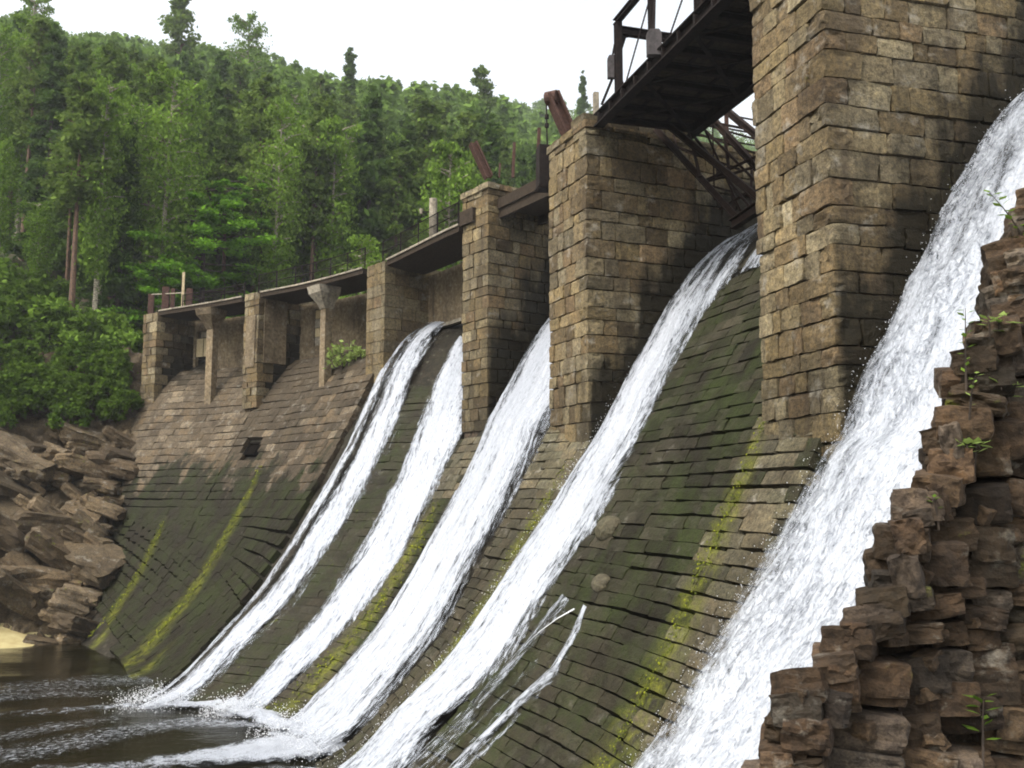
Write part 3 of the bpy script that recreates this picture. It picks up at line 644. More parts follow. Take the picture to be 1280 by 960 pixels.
# pale boards in the first opening, pale blocks seen through the second
for a,b in((57.98,58.34),(58.40,58.80)):
    mb=MB(); wall_panel(mb,a,b,-2.37,13.2,14.15,.06,1); mb.build('board',M_PALEW,cw1,cw1.location)
mb=MB(); wall_panel(mb,57.98,58.55,-2.38,14.2,14.5,.12,1); mb.build('board',M_CONC,cw1,cw1.location)
for k in range(4):
    mb=MB(); wall_panel(mb,50.14,50.78,-2.38-.02*(k%2),13.02+k*.43,13.42+k*.43,.2,1); mb.build('stop_block',M_PALEW if k%2 else M_CONC,cw2,cw2.location)
def column(u,label):
    A=frame_at(u,-.3)[1]; A.z=0; A.normalize(); N=Vector((A.y,-A.x,0)); p=plan(u,-.45)
    zb=float(S(u,-.45)[2])-.3; mb=MB(); mb.box(Vector((p.x,p.y,(zb+14.1)/2)),A,N,ZV,(.42,.36,14.1-zb)); o=mb.build('slender_column',M_PLAST,None,(p.x,p.y,zb)); tag(o,label,'column','slender columns under the walkway')
    cp=MB(); v=[]
    for z,w1,w2 in((14.1,.46,.40),(14.35,.55,.6),(14.75,1.0,1.0),(15.06,1.05,1.1)):
        for a,b in((-1,-1),(1,-1),(1,1),(-1,1)): v.append(Vector((p.x,p.y,z))+A*a*w1/2+N*b*w2/2-N*(w2-.36)*.2)
    f=[(0,3,2,1),(12,13,14,15)]
    for i in range(3):
        for k in range(4): f.append((i*4+k,i*4+(k+1)%4,i*4+4+(k+1)%4,i*4+4+k))
    cp.add(v,f).build('capital',M_CONC if u<50 else M_PLAST,o,o.location)
column(56.3,'slender brown concrete column beside the boarded opening'); column(48.1,'slender concrete column with pale flared capital')
def deck(u0,u1,label,z=15.08,d0=.05,d1=-2.1):
    b=plan((u0+u1)/2,-1); b.z=z; mb=MB(); wall_panel(mb,u0,u1,d0,z,z+.24,d0-d1,6)
    o=mb.build('walkway',M_WOOD,None,b); tag(o,label,'walkway','walkway spans between the piers'); 
    e=MB(); wall_panel(e,u0,u1,d0+.06,z+.2,z+.27,.058,6); e.build('edge_strip',M_CONC,o,o.location); return o
deck(37.3,43.2,'dark walkway span from the plastered pier to the rusty beam pier'); deck(45.0,52.2,'dark walkway span resting on the pale flared capital'); deck(53.7,60.0,'dark walkway span at the left end of the dam')
def railing(u0,u1,label,z=15.33,h=.82,d=.0,step=1.25):
    b=plan((u0+u1)/2,d); b.z=z; n=max(2,int((u1-u0)/step)); us=np.linspace(u0,u1,n+1)
    o=empty('railing',b,label,'railing','railings along the walkway')
    for u in us:
        p=plan(u,d); MB().bar((p.x,p.y,z-.02),(p.x,p.y,z+h+.03),.055).build('post',M_DARK,o,o.location)
    for hh in(h,h*.5):
        MB().tube([tuple(plan(u,d)+Vector((0,0,z+hh))) for u in us],.022,6).build('rail',M_DARK,o,o.location)
    mb=MB()
    for u in np.arange(u0+.1,u1-.05,.105):
        p=plan(u,d); mb.bar((p.x,p.y,z+.05),(p.x,p.y,z+h-.02),.016)
    k=mb.build('infill_bars',M_DARK,o,o.location); k['kind']='stuff'
railing(37.4,43.6,'dark barred railing right of the plastered pier'); railing(44.9,52.4,'dark barred railing over the flared column'); railing(53.6,58.2,'dark low railing near the left end of the dam',h=.6)
def post(name,p0,p1,wd,mat,label,cat,grp=None,n=None):
    p0=Vector(p0); mb=MB(); mb.bar(p0,p1,wd) if not n else mb.tube([p0,p1],wd/2,n)
    return tag(mb.build(name,mat,None,p0),label,cat,grp)
# rusty posts on the leftmost pier
for u,dz,w_,lab in((61.35,1.25,.28,'short rusty post at the outer end of the leftmost pier'),(60.1,1.45,.34,'thick rusty post at the inner edge of the leftmost pier'),(59.55,1.3,.2,'thin rusty post just right of the thick rusty one'),(58.35,1.15,.3,'rusty post at the right end of the pale pipe')):
    p=plan(u,-.8); z=15.28; post('rusty_post',(p.x,p.y,z),(p.x,p.y,z+dz),w_,M_RUST,lab,'post','rusty posts on the leftmost pier')
p,q=plan(61.2,-.62),plan(58.4,-.62); post('pipe_rail',(p.x,p.y,16.45),(q.x,q.y,16.2),.07,M_CONC,'thin pale pipe laid across the rusty posts','pipe',None,8)
p=plan(58.6,-.5); post('white_stake',(p.x,p.y,15.32),(p.x,p.y,17.25),.12,M_PALEW,'thin pale stake by the rusty posts','post')
p=plan(59.9,.02); q=plan(58.5,.02)
# concrete post with insulator on the far walkway
p=plan(39.85,-.35); o=post('concrete_post',(p.x,p.y,15.33),(p.x,p.y,17.0),.3,M_CONC,'pale rough concrete post on the walkway','post',None,10)
MB().tube([(p.x-.15,p.y,16.5),(p.x-.45,p.y,16.5)],.03,6).build('bracket',M_DARK,o,o.location); MB().tube([(p.x-.45,p.y,16.43),(p.x-.45,p.y,16.62)],[.05,.07],8).build('insulator',M_CONC,o,o.location)
p=plan(41.5,-1.6); post('rusty_post',(p.x,p.y,15.3),(p.x,p.y,16.9),.16,M_RUST,'rusty post left of the pale concrete post','post')
# --- walkway and gate gear between piers D and E
w0=on_pier('D',.1,1.4,15.75); w1=on_pier('E',1.9,1.6,15.1)
P1e,P0e,Fe,Ue,We,Le,zte,coree=PIERS['E']
mb=MB(); ax=(w1-w0).normalized(); sd_=Vector((ax.y,-ax.x,0)).normalized(); up_=sd_.cross(ax)
mb.box((w0+w1)/2,ax,sd_,up_,((w1-w0).length+.5,1.9,.34)); o=mb.build('walkway',M_WOOD,None,(w0+w1)/2); tag(o,'sloping dark timber walkway between the two tall middle piers','walkway','walkway spans between the piers')
for k in (-.8,.8):
    b=MB(); b.box((w0+w1)/2+sd_*k-up_*.32,ax,sd_,up_,((w1-w0).length+.3,.16,.3)); b.build('beam',M_WOOD,o,o.location)
rr=random.Random(4)
for k in range(14):
    t=rr.uniform(.05,.95); c=w0.lerp(w1,t)-sd_*rr.uniform(-.2,.9)*1+up_*.24; b=MB(); b.box(c,ax+Vector((rr.gauss(0,.4),rr.gauss(0,.4),rr.gauss(0,.15))),sd_+ZV*rr.gauss(0,.2),up_,(rr.uniform(.3,.7),rr.uniform(.1,.2),rr.uniform(.08,.2))); b.build('plank',M_WOOD,o,o.location)
a=at(682,238,26.6); b=at(682,184,26.6); o=tag(MB().bar(a,b,.46).build('gate_weight',M_DARK,None,a),'dark hanging steel box at the left face of the bridge pier','box')
MB().bar(a+ZV*.05,a+ZV*.12,.5).build('band',M_DARK,o,o.location)
MB().tube([at(684,186,26.6),at(683,128,26.6)],.025,6).build('hanger_rod',M_DARK,o,o.location)
for y in(146,157): c=at(683.5,y,26.6); MB().tube([c-ZV*.06,c+ZV*.06],.06,8).build('coupling',M_DARK,o,o.location)
for (x0,y0,x1,y1,Y,wd,lab) in((672,216,674,160,27.4,.09,'tall thin rusty rod beside the hanging steel box'),(641,222,643,178,30.6,.09,'thin rusty rod right of the pale pier cap'),(624,222,625,204,31.2,.06,'shortest thin rusty rod behind the pale pier cap')):
    post('rusty_rod',at(x0,y0,Y),at(x1,y1,Y),wd,M_RUST,lab,'rod','rusty rods between the tall piers')
def leaning(p0,p1,w_,h_,t_,label,knob=False):
    p0,p1=Vector(p0),Vector(p1); o=tag(MB().ibeam(p0,p1,w_,h_,t_,up=(.9,.3,.3)).build('rusty_beam',M_RUST,None,p0),label,'beam','leaning rusty beams on the piers')
    if knob:
        ax_=(p1-p0).normalized(); MB().tube([p1+Vector((-.15,.08,-.1)),p1+Vector((.15,-.08,-.1))],.19,14).build('sheave',M_RUST,o,o.location)
leaning(at(611,222,31.7),at(591,179,31.7),.3,.26,.05,'smaller leaning rusty beam on the pier with the pale cap'); leaning(at(711,166,25.6),at(690,118,25.6),.36,.34,.06,'larger leaning rusty beam with wheel on the bridge pier',True)
a=on_pier('E',.1,.35,15.6); post('white_post',a,a+ZV*.82,.13,M_CONC,'pale post on the corner of the bridge pier','post')
# --- railing on the upstream part of pier E
o=empty('railing',on_pier('E',.35,4.6,15.5),'rusty three-rail railing behind the steel lattice','railing','railings along the walkway')
for t in(3.0,4.6,6.2,7.8): MB().bar(on_pier('E',.3,t,15.45),on_pier('E',.3,t,16.75),.09).build('post',M_RUST,o,o.location)
for z in(15.85,16.2,16.6): MB().tube([on_pier('E',.3,2.8,z),on_pier('E',.3,8.6,z)],.028,6).build('rail',M_DARK,o,o.location)
# ------------------------------------------------------------------ steel footbridge from E to F
E1=Vector((1.9,23.7,0)); BW=(Vector((4.79,14,0))-E1); BLEN=BW.length; BW.normalize(); BU=Vector((-BW.y,BW.x,0)); BU=BU if BU.x>0 else -BU
def br(w_,t_,z): return E1+BW*w_+BU*t_+ZV*(z-.27)
bo=empty('steel_footbridge',br(4.5,1.6,15.5),'dark riveted steel footbridge between the bridge pier and the tallest pier','bridge')
def bp(name,mb,mat=None): return mb.build(name,mat or M_DARK,bo,bo.location)
for t_ in(.32,2.9): 
    g=bp('edge_girder',MB().ibeam(br(.03,t_,15.85),br(9.5,t_,15.85),.26,.34,.03))
    k=MB()
    for w_ in np.arange(.3,9.2,.75): k.bar(br(w_,t_-.07,15.73),br(w_,t_-.07,15.97),.1,.05,up=BW)
    k.build('stiffener',M_DARK,g,bo.location)['kind']='stuff'
for i,w_ in enumerate(np.arange(.3,9.4,.8)): bp('cross_beam',MB().ibeam(br(w_,.46,15.83),br(w_,2.76,15.83),.14,.16,.02))
w_=.04
while w_<9.4:
    bp('deck_plank',MB().box(br(w_+.11,1.6,15.985),BW,BU,ZV,(.205,2.45,.07)),M_WOOD); w_+=.222
for t_ in(1.1,2.1): bp('stringer',MB().bar(br(.05,t_,15.925),br(9.4,t_,15.925),.09,.03))
for w_ in(.4,2.8,5.2): 
    bp('wind_brace',MB().bar(br(w_,.45,15.72),br(w_+2.4,2.75,15.72),.09,.04)); bp('wind_brace',MB().bar(br(w_,2.75,15.67),br(w_+2.4,.45,15.67),.09,.04))
# portal frames above the deck, with hanging rods and boxes
def gusset(mb,c,a,b,th):
    c,a,b=Vector(c),Vector(a),Vector(b); n=(a-c).cross(b-c).normalized()*th/2; mid=(a+b)/2*.5+c*.5
    v=[c+n,a+n,mid+n,b+n,c-n,a-n,mid-n,b-n]; return mb.add(v,[(0,1,2,3),(7,6,5,4),(0,4,5,1),(1,5,6,2),(2,6,7,3),(3,7,4,0)])
ZT=17.62
for w_ in(1.45,5.6):
    for t_ in(.3,2.92): bp('portal_post',MB().ibeam(br(w_,t_,16.0),br(w_,t_,ZT+.2),.16,.16,.022,up=BW))
    bp('portal_beam',MB().ibeam(br(w_,.36,ZT),br(w_,2.86,ZT),.16,.2,.022))
    for t_,s_ in((.36,1),(2.86,-1)): bp('gusset',gusset(MB(),br(w_,t_,ZT),br(w_,t_+s_*.6,ZT-.02),br(w_,t_,ZT-.62),.03),M_DARK)
    for t_,s_ in((.36,1),(2.86,-1)): bp('gusset',gusset(MB(),br(w_,t_,16.02),br(w_,t_+s_*.45,16.02),br(w_,t_,16.5),.03),M_DARK)
for t_ in(.3,2.92):
    bp('top_chord',MB().ibeam(br(1.3,t_,ZT+.27),br(9.4,t_,ZT+.27),.15,.14,.02))
    bp('diagonal',MB().bar(br(5.5,t_,16.05),br(1.6,t_,ZT+.2),.03,.05)) if t_>2 else None
    bp('diagonal',MB().bar(br(5.7,t_,16.05),br(8.4,t_,ZT+.2),.10,.05)); bp('diagonal',MB().bar(br(5.6,t_,ZT+.15),br(8.2,t_,16.05),.09,.05))
for w_ in(3.35,): bp('portal_post',MB().ibeam(br(w_,.3,16.0),br(w_,.3,19.5),.12,.12,.02,up=BW))
def hangbox(px,y0,y1,wpx,Y,label):
    a=at(px,y1,Y); b=at(px,y0,Y); s=wpx/FPX*Y
    mb=MB(); X=Vector((1,0,0)); c=(a+b)/2; hgt=(b-a).length
    prof=[(-.5,-.5),(.5,-.5),(.5,.36),(.32,.5),(-.32,.5),(-.5,.36)]; v=[c+X*p[0]*s+ZV*p[1]*hgt+Vector((0,dy*s*.55,0)) for dy in(-.5,.5) for p in prof]
    f=[tuple(range(6)),tuple(reversed(range(6,12)))]+[((i+1)%6,i,i+6,(i+1)%6+6) for i in range(6)]
    o=tag(mb.add(v,f).build('counterweight',M_GREY,None,a),label,'counterweight','grey counterweights hanging at the footbridge'); return o,a,b
o,a,b=hangbox(765.5,70,98,13,22.6,'smaller grey steel counterweight hanging outside the first bridge post')
MB().tube([b,at(774,26,22.6)],.028,6).build('hanger_rod',M_DARK,o,o.location); MB().tube([a,at(752,131,22.9)],.035,6).build('pull_rod',M_DARK,o,o.location)
o,a,b=hangbox(817.5,38,70,19,20.15,'larger grey steel counterweight above the bridge girder')
MB().tube([b,at(819,-30,20.15)],.028,6).build('hanger_rod',M_DARK,o,o.location)
for (x0,y0,x1,y1,Y) in((783,101,815,-12,21.9),(833,57,856,-10,20.6)): bp('tie_rod',MB().tube([at(x0,y0,Y),at(x1,y1,Y)],.022,6))
# --- inclined lattice under the bridge, standing on the crest of the dam
lo_=empty('steel_lattice',br(4.4,2.2,12.6),'dark inclined steel lattice bracing under the footbridge','lattice')
def lp(name,mb): return mb.build(name,M_LATT,lo_,lo_.location)
ST=[(at(816,157,24.6),at(927,279,23.2)),(at(826,149,24.3),at(956,254,21.8)),(at(879,136,25.2),at(962,227,22.6)),(at(891,124,25.0),at(962,183,22.4))]
for a,b in ST: lp('strut',MB().ibeam(a,b,.13,.16,.025))
for (x0,y0,x1,y1) in((857,146,875,221),(871,139,928,268),(905,165,919,268),(940,205,938,275),(950,200,952,262)): lp('hanger',MB().bar(at(x0,y0,24.2),at(x1,y1,23.6),.07,.05))
for (x0,y0,x1,y1) in((861,147,957,166),(863,164,957,196),(840,181,925,212),(884,231,952,250),(858,190,906,206)): lp('cross_bar',MB().bar(at(x0,y0,24.9),at(x1,y1,23.9),.07,.05))
for (x0,y0,x1,y1) in((883,225,957,190),(884,227,958,204),(900,262,957,226)): lp('cross_brace',MB().bar(at(x0,y0,24.0),at(x1,y1,23.0),.07,.05))
c=at(904,216,23.9); lp('joint_plate',MB().box(c,Vector((1,-.2,0)),Vector((.2,1,0)),ZV,(.36,.05,.3)))
for (x0,y0,x1,y1) in((846,143,940,262),(858,139,958,240)): lp('thin_strut',MB().bar(at(x0,y0,24.9),at(x1,y1,23.2),.06,.06))
for (x0,y0,x1,y1) in((838,160,848,188),(890,126,893,250),(846,146,958,178)): lp('thin_bar',MB().bar(at(x0,y0,25.0),at(x1,y1,24.4),.045,.045))
lp('sill_beam',MB().ibeam(at(915,281,23.3),at(962,250,22.2),.2,.26,.03)); lp('trestle_post',MB().ibeam(at(955,262,22.3),at(955,150,22.3),.2,.2,.03,up=BW))
# ------------------------------------------------------------------ falling water
def foam_mat(name,cov_gain=1.0,su=2.6,sv=.42,dark=(.33,.355,.40),soft=1,gain=1):
    m,n,b=newmat(name); t=NT(n); uv=t.node('ShaderNodeUVMap'); uv.uv_map='flow'
    mp=t.node('ShaderNodeMapping'); mp.inputs['Scale'].default_value=(su,sv,1); t.L(uv.outputs[0],mp.inputs[0]); V=mp.outputs[0]
    mp2=t.node('ShaderNodeMapping'); mp2.inputs['Scale'].default_value=(su*5,sv*9,1); t.L(uv.outputs[0],mp2.inputs[0])
    at_=t.node('ShaderNodeAttribute'); at_.attribute_name='cover'; C=at_.outputs['Fac']
    n1=t.noise(1,6,.68,V,.6); n2=t.noise(1,5,.7,mp2.outputs[0],.8)
    mpx=t.node('ShaderNodeMapping'); mpx.inputs['Scale'].default_value=(.55,.12,1); t.L(uv.outputs[0],mpx.inputs[0]); n3=t.noise(1,3,.5,mpx.outputs[0])
    mp4=t.node('ShaderNodeMapping'); mp4.inputs['Scale'].default_value=(su*7,sv*20,1); t.L(uv.outputs[0],mp4.inputs[0]); n4=t.noise(1,3,.6,mp4.outputs[0])
    nn=t.math('ADD',t.math('MULTIPLY',n1,.55),t.math('MULTIPLY',n2,.45))
    a=t.math('ADD',C,t.math('MULTIPLY',t.math('SUBTRACT',nn,.5),3.4*soft))
    alpha=t.mapr(a,.32,.78)
    col=t.ramp(t.math('ADD',t.math('MULTIPLY',n2,.6),t.math('ADD',t.math('MULTIPLY',n1,.3),t.math('MULTIPLY',t.math('SUBTRACT',n3,.5),.35))),[(.33,dark),(.47,(.42,.445,.49)),(.63,(.60,.63,.675))])
    col=t.mix(t.math('MULTIPLY',t.mapr(n4,.56,.66),.6),col,(.13,.145,.18)); thick=t.mapr(C,.35,.9); col=t.mix(thick,t.mix(.5,col,(.30,.33,.37)),col)
    vg=t.n.nodes.new('ShaderNodeVectorMath'); vg.operation='SCALE'; t.L(col,vg.inputs[0]); vg.inputs['Scale'].default_value=gain; col=vg.outputs[0]
    t.L(col,b.inputs['Base Color']); b.inputs['Roughness'].default_value=.32; b.inputs['Specular IOR Level'].default_value=.4
    tr=t.node('ShaderNodeBsdfTransparent'); mx=t.node('ShaderNodeMixShader'); t.L(alpha,mx.inputs[0]); t.L(tr.outputs[0],mx.inputs[1]); t.L(b.outputs[0],mx.inputs[2]); t.L(mx.outputs[0],n.nodes['Material Output'].inputs[0])
    t.bump(t.math('ADD',t.math('MULTIPLY',n1,.5),t.math('MULTIPLY',n2,.6)),b,1.,.10); return m
FOAM=foam_mat('white_water'); FOAM2=foam_mat('white_water_near',su=2.6,sv=.8,dark=(.30,.33,.38),soft=.58,gain=1.14)
def cover_prof(f,stops): s=np.array(stops,float); return np.interp(f,s[:,0],s[:,1])
SPRAY=[]
def fall(name,label,tabL,tabR,d0,d1,prof,cv_along=None,off=.10,nu=34,nv=150,mat=None,amp=.05,seed=0,group='waterfalls over the dam',spray=0,parent=None):
    dd=np.linspace(d0,d1,nv); uL=lerp_tab(tabL,dd); uR=lerp_tab(tabR,dd); f=np.linspace(0,1,nu)
    uL=uL+.07; uR=uR-.07; wob=(vnoise(np.stack([dd*.9,dd*0+seed,dd*0],-1))-.5)*.2
    UU=(uL+wob)[None,:]*(1-f)[:,None]+(uR+wob*.5)[None,:]*f[:,None]; DD=dd[None,:]+0*UU
    P=S(UU,DD); gu=np.gradient(P,axis=0); gv=np.gradient(P,axis=1); N=np.cross(gv,gu); N/=np.linalg.norm(N,axis=-1,keepdims=True)+1e-9; N*=np.sign(N[...,2:3]+1e-9)
    N0=N[:, :].copy()
    ac=np.abs(UU-UU.mean()); across=np.concatenate([np.zeros((1,nv)),np.cumsum(np.linalg.norm(np.diff(P,axis=0),axis=-1),axis=0)],0); along=np.concatenate([np.zeros((nu,1)),np.cumsum(np.linalg.norm(np.diff(P,axis=1),axis=-1),axis=1)],1)
    along=along.mean(0,keepdims=True)+0*across
    h=(fbm(np.stack([across*2.2,along*.7,across*0+seed*3.1],-1),4)-.47)*2*amp+(fbm(np.stack([across*7,along*1.6,across*0+seed],-1),3)-.47)*amp
    cov=cover_prof(f,prof)[:,None]*(np.ones(nv) if cv_along is None else lerp_tab(cv_along,dd))[None,:]
    cov=cov*1.06+ (vnoise(np.stack([across*1.3,along*.16,across*0+seed*7.7],-1))-.5)*.35
    edge=np.minimum(f,1-f)[:,None]*(across.max(0)[None,:])
    P=P+N*(off*np.clip(.35+edge*2.,0,1)+h*1.3+.06*np.clip(cov,0,1))[...,None]
    base=Vector(P[nu//2,-1]) if parent is None else parent.location
    o=np_mesh(name,P.reshape(-1,3),grid_faces(nu,nv)[:,::-1],mat or FOAM,loc=base,parent=parent,smooth=True,attrs={'cover':np.clip(cov,0,1.35)},uv=np.stack([across.ravel()+seed*5.3,along.ravel()],-1))
    if parent is None: tag(o,label,'waterfall',group)
    if spray: SPRAY.append((o,P,N,cov,spray,seed))
    return o
W1=fall('waterfall','leftmost thin waterfall, streaky and split into two strands',[(-2.6,43.3),(-2.05,43.75),(-.2,43.6),(.8,43.4),(2,43.05),(3.4,42.95),(5.2,43.0),(7,43.55),(12.5,43.6)],[(-2.6,41.4),(-1.2,40.85),(-.3,40.7),(.7,40.25),(3.4,40.1),(4.9,40.15),(6.6,40.35),(12.5,40.5)],-2.7,12.5,
 [(0,.28),(.10,.58),(.22,.62),(.30,.22),(.38,.35),(.48,.75),(.62,.85),(.78,.7),(.90,.25),(1,.0)],[(-2.7,.75),(-1,.9),(2,1),(7,.95),(12.5,.9)],seed=1)
W2=fall('waterfall','second waterfall from the left, widening from a point beside the pier with the pale cap',[(-2,40.1),(-.7,40.05),(.4,39.85),(1.3,39.5),(2.4,39.2),(5,39.05),(6.6,39.0),(9.5,38.4)],[(-2,39.8),(-1.2,38.6),(-.2,37.3),(.4,37.2),(1.4,36.75),(2.7,36.45),(3.6,36.65),(4.7,37.0),(6,37.3),(9.5,37.1)],-2.0,12.5,
 [(0,.12),(.12,.5),(.3,.85),(.6,.95),(.85,.8),(.95,.45),(1,.1)],seed=2)
W3=fall('waterfall','middle waterfall between the two tall middle piers',[(-4.5,35.55),(0,35.4),(.6,35.05),(2,34.95),(3.3,35.1),(4.7,35.3),(6,35.7),(7.5,35.2),(10,34.6)],[(-4.5,30.15),(0,30.1),(.7,29.9),(2,29.75),(3.3,29.75),(4.3,29.85),(6.3,30.1),(10,30)],-4.5,12.5,
 [(0,.25),(.08,.6),(.2,.85),(.55,.95),(.82,.72),(.9,.5),(1,.12)],seed=3,nu=46)
W4=fall('waterfall','waterfall that pours past the bridge pier beside the bare dark panel',[(-5.2,27.7),(0,27.72),(.7,28.05),(3,28.15),(4.2,28.25),(5,28.45),(10,28.3)],[(-5.2,25.3),(-4.2,25.0),(-2.7,24.35),(-2.1,25.0),(-1,25.1),(.9,24.85),(1.5,25.25),(2.8,25.25),(3.4,25.5),(4.3,26.0),(5.4,26.1),(10,26.0)],-5.2,12.5,
 [(0,.3),(.08,.62),(.3,.82),(.6,.95),(.85,.72),(.95,.4),(1,.1)],[(-5.2,.55),(-3,.62),(-2.2,.85),(-1,.95),(9.8,1)],seed=4,nu=40,amp=.06,spray=1500)
fall('waterfall','small patch of falling water beside the tallest pier above the dark panel',[(-5.4,23.6),(-2.6,24.25)],[(-5.4,21.3),(-3.2,22.0),(-2.6,23.3)],-5.4,-2.65,[(0,.4),(.3,.75),(.7,.8),(1,.4)],[(-5.4,.7),(-3,1),(-2.65,.7)],seed=5,nu=24,nv=40)
W5=fall('waterfall','thin trickle down the dark panel from a spout',[(1.95,23.70),(2.7,23.55),(3.3,24.05),(4,24.4),(4.5,24.55),(8,25.0)],[(1.95,23.52),(2.7,23.2),(3.3,23.6),(4,23.8),(4.5,23.9),(8,24.2)],1.95,7.5,[(0,.15),(.3,.52),(.7,.50),(1,.1)],[(1.95,.9),(2.6,.9),(3.4,.9),(7.5,1)],seed=6,nu=14,nv=110,off=.13,amp=.035)
fall('film',None,[(2.0,24.8),(3.5,25.6),(6,26.2),(8,26.1)],[(2.0,24.3),(3.5,24.1),(6,24.6),(8,25)],2.0,8,[(0,.46),(.4,.36),(.7,.30),(1,.1)],seed=7,nu=24,nv=90,off=.12,amp=.03,parent=W5)
a,b=Vector(S(23.62,2.05)),Vector(S(24.9,2.75)); nrm=frame_at(23.62,2.05)[3]
jet=[a+nrm*.22,a.lerp(b,.3)+nrm*.25,a.lerp(b,.65)+nrm*.23,b+nrm*.16]
mj,nj,bj=newmat('clear_jet'); bj.inputs['Base Color'].default_value=(.78,.8,.83,1); bj.inputs['Roughness'].default_value=.25
MB().tube(jet,[.016,.010,.008,.006],8).build('jet',mj,W5,W5.location,True)
W6=fall('waterfall','widest and brightest waterfall, between the tallest pier and the rubble wall',[(-6,17.6),(0,17.62),(.15,17.95),(.8,18.45),(1.8,19.05),(2.9,19.5),(4,19.8),(12,20)],[(-6,2.0),(12,2.0)],-6,11,
 [(0,.15),(.03,.45),(.08,.68),(.2,.9),(.5,1.0),(1,1.0)],[(-6,.80),(-2.5,.88),(-.5,1.08),(11,1.2)],seed=8,nu=90,nv=170,mat=FOAM2,amp=.085,off=.16,spray=9000)
# drops thrown off the edges of the larger falls
for (o,P,N,cov,cnt,seed) in SPRAY:
    g=np.random.default_rng(seed+50); nu_,nv_=P.shape[:2]
    i=np.minimum((np.abs(g.normal(0,.055,cnt))*nu_).astype(int),nu_-1); j=g.integers(2,nv_,cnt)
    c=P[i,j]+N[i,j]*np.abs(g.normal(0,.085,cnt))[:,None]+g.normal(0,.045,(cnt,3)); r=g.uniform(.002,.0075,cnt)*(1 if seed==8 else 1.2)
    if seed==8:   # lumps of water on the surface too
        k=cnt//2; i[:k]=g.integers(0,nu_,k); c[:k]=P[i[:k],j[:k]]+N[i[:k],j[:k]]*g.uniform(.0,.1,(k,1))
    T4=np.array([(1,1,1),(1,-1,-1),(-1,1,-1),(-1,-1,1)],float); V=(c[:,None]+T4[None]*r[:,None,None]).reshape(-1,3)
    F=(np.arange(cnt)[:,None,None]*4+np.array([(0,1,2),(0,3,1),(0,2,3),(1,3,2)])[None]).reshape(-1,3)
    k=np_mesh('spray',V,F,mj,loc=o.location,parent=o); k['kind']='stuff'
# drops over the foot of each fall
for o in (W1,W2,W3):
    n_=len(o.data.vertices); V=np.empty(n_*3,np.float32); o.data.vertices.foreach_get('co',V); V=V.reshape(-1,3)+np.array(o.location); V=V[np.abs(V[:,2]-WL)<.14]
    g=np.random.default_rng(len(V)); cnt=1500; c=V[g.integers(0,len(V),cnt)]+g.normal(0,.22,(cnt,3))*np.array([1,1,0])+np.array([0,0,1])*np.abs(g.normal(0,.16,(cnt,1)))+np.array([0,0,.05]); r=g.uniform(.004,.013,cnt)
    T4=np.array([(1,1,1),(1,-1,-1),(-1,1,-1),(-1,-1,1)],float); Vv=(c[:,None]+T4[None]*r[:,None,None]).reshape(-1,3); F=(np.arange(cnt)[:,None,None]*4+np.array([(0,1,2),(0,3,1),(0,2,3),(1,3,2)])[None]).reshape(-1,3)
    np_mesh('splash',Vv,F,mj,loc=o.location,parent=o)['kind']='stuff'
# foam on the pool
def pool_foam(pts,wid,cov,seed,name='foam',churn=0):
    pts=np.array(pts,float); n=60; s=np.linspace(0,1,n); L=np.concatenate([[0],np.cumsum(np.hypot(*np.diff(pts,axis=0).T))]); L/=L[-1]
    cx,cy=np.interp(s,L,pts[:,0]),np.interp(s,L,pts[:,1]); wd=np.interp(s,L,wid); tx,ty=np.gradient(cx),np.gradient(cy); ln=np.hypot(tx,ty); nx_,ny_=-ty/ln,tx/ln
    f=np.linspace(-1,1,15); X=cx[None]+nx_[None]*wd[None]*f[:,None]; Y=cy[None]+ny_[None]*wd[None]*f[:,None]
    Z=WL+.05+.05*(fbm(np.stack([X*1.5,Y*2.5,X*0],-1),3))+churn*np.maximum(0,fbm(np.stack([X*2.5,Y*2.5,X*0+seed],-1),4)-.33)*(1-np.abs(f)**2)[:,None]; cv=(1-np.abs(f)**2)[:,None]*np.interp(s,L,cov)[None]*(1 if churn>0 else .84)
    al=np.concatenate([[0],np.cumsum(np.hypot(np.diff(cx),np.diff(cy)))])
    return np_mesh(name,np.stack([X,Y,Z],-1).reshape(-1,3),grid_faces(15,n),FOAMT if churn>0 else FOAMP,smooth=True,attrs={'cover':cv},uv=np.stack([(f[:,None]*wd[None]).ravel()+seed*3.3,(al[None]+0*X).ravel()],-1))
FOAMP=foam_mat('pool_foam',su=9,sv=6,soft=1.5); FOAMT=foam_mat('churned_foam',su=4,sv=3,soft=.9,gain=1.15)
def pool(px,py,z=WL+.07):
    a=at(px,py,10); d=a-Vector((0,0,CAMZ)); k=(z-CAMZ)/d.z; return (d.x*k,d.y*k)
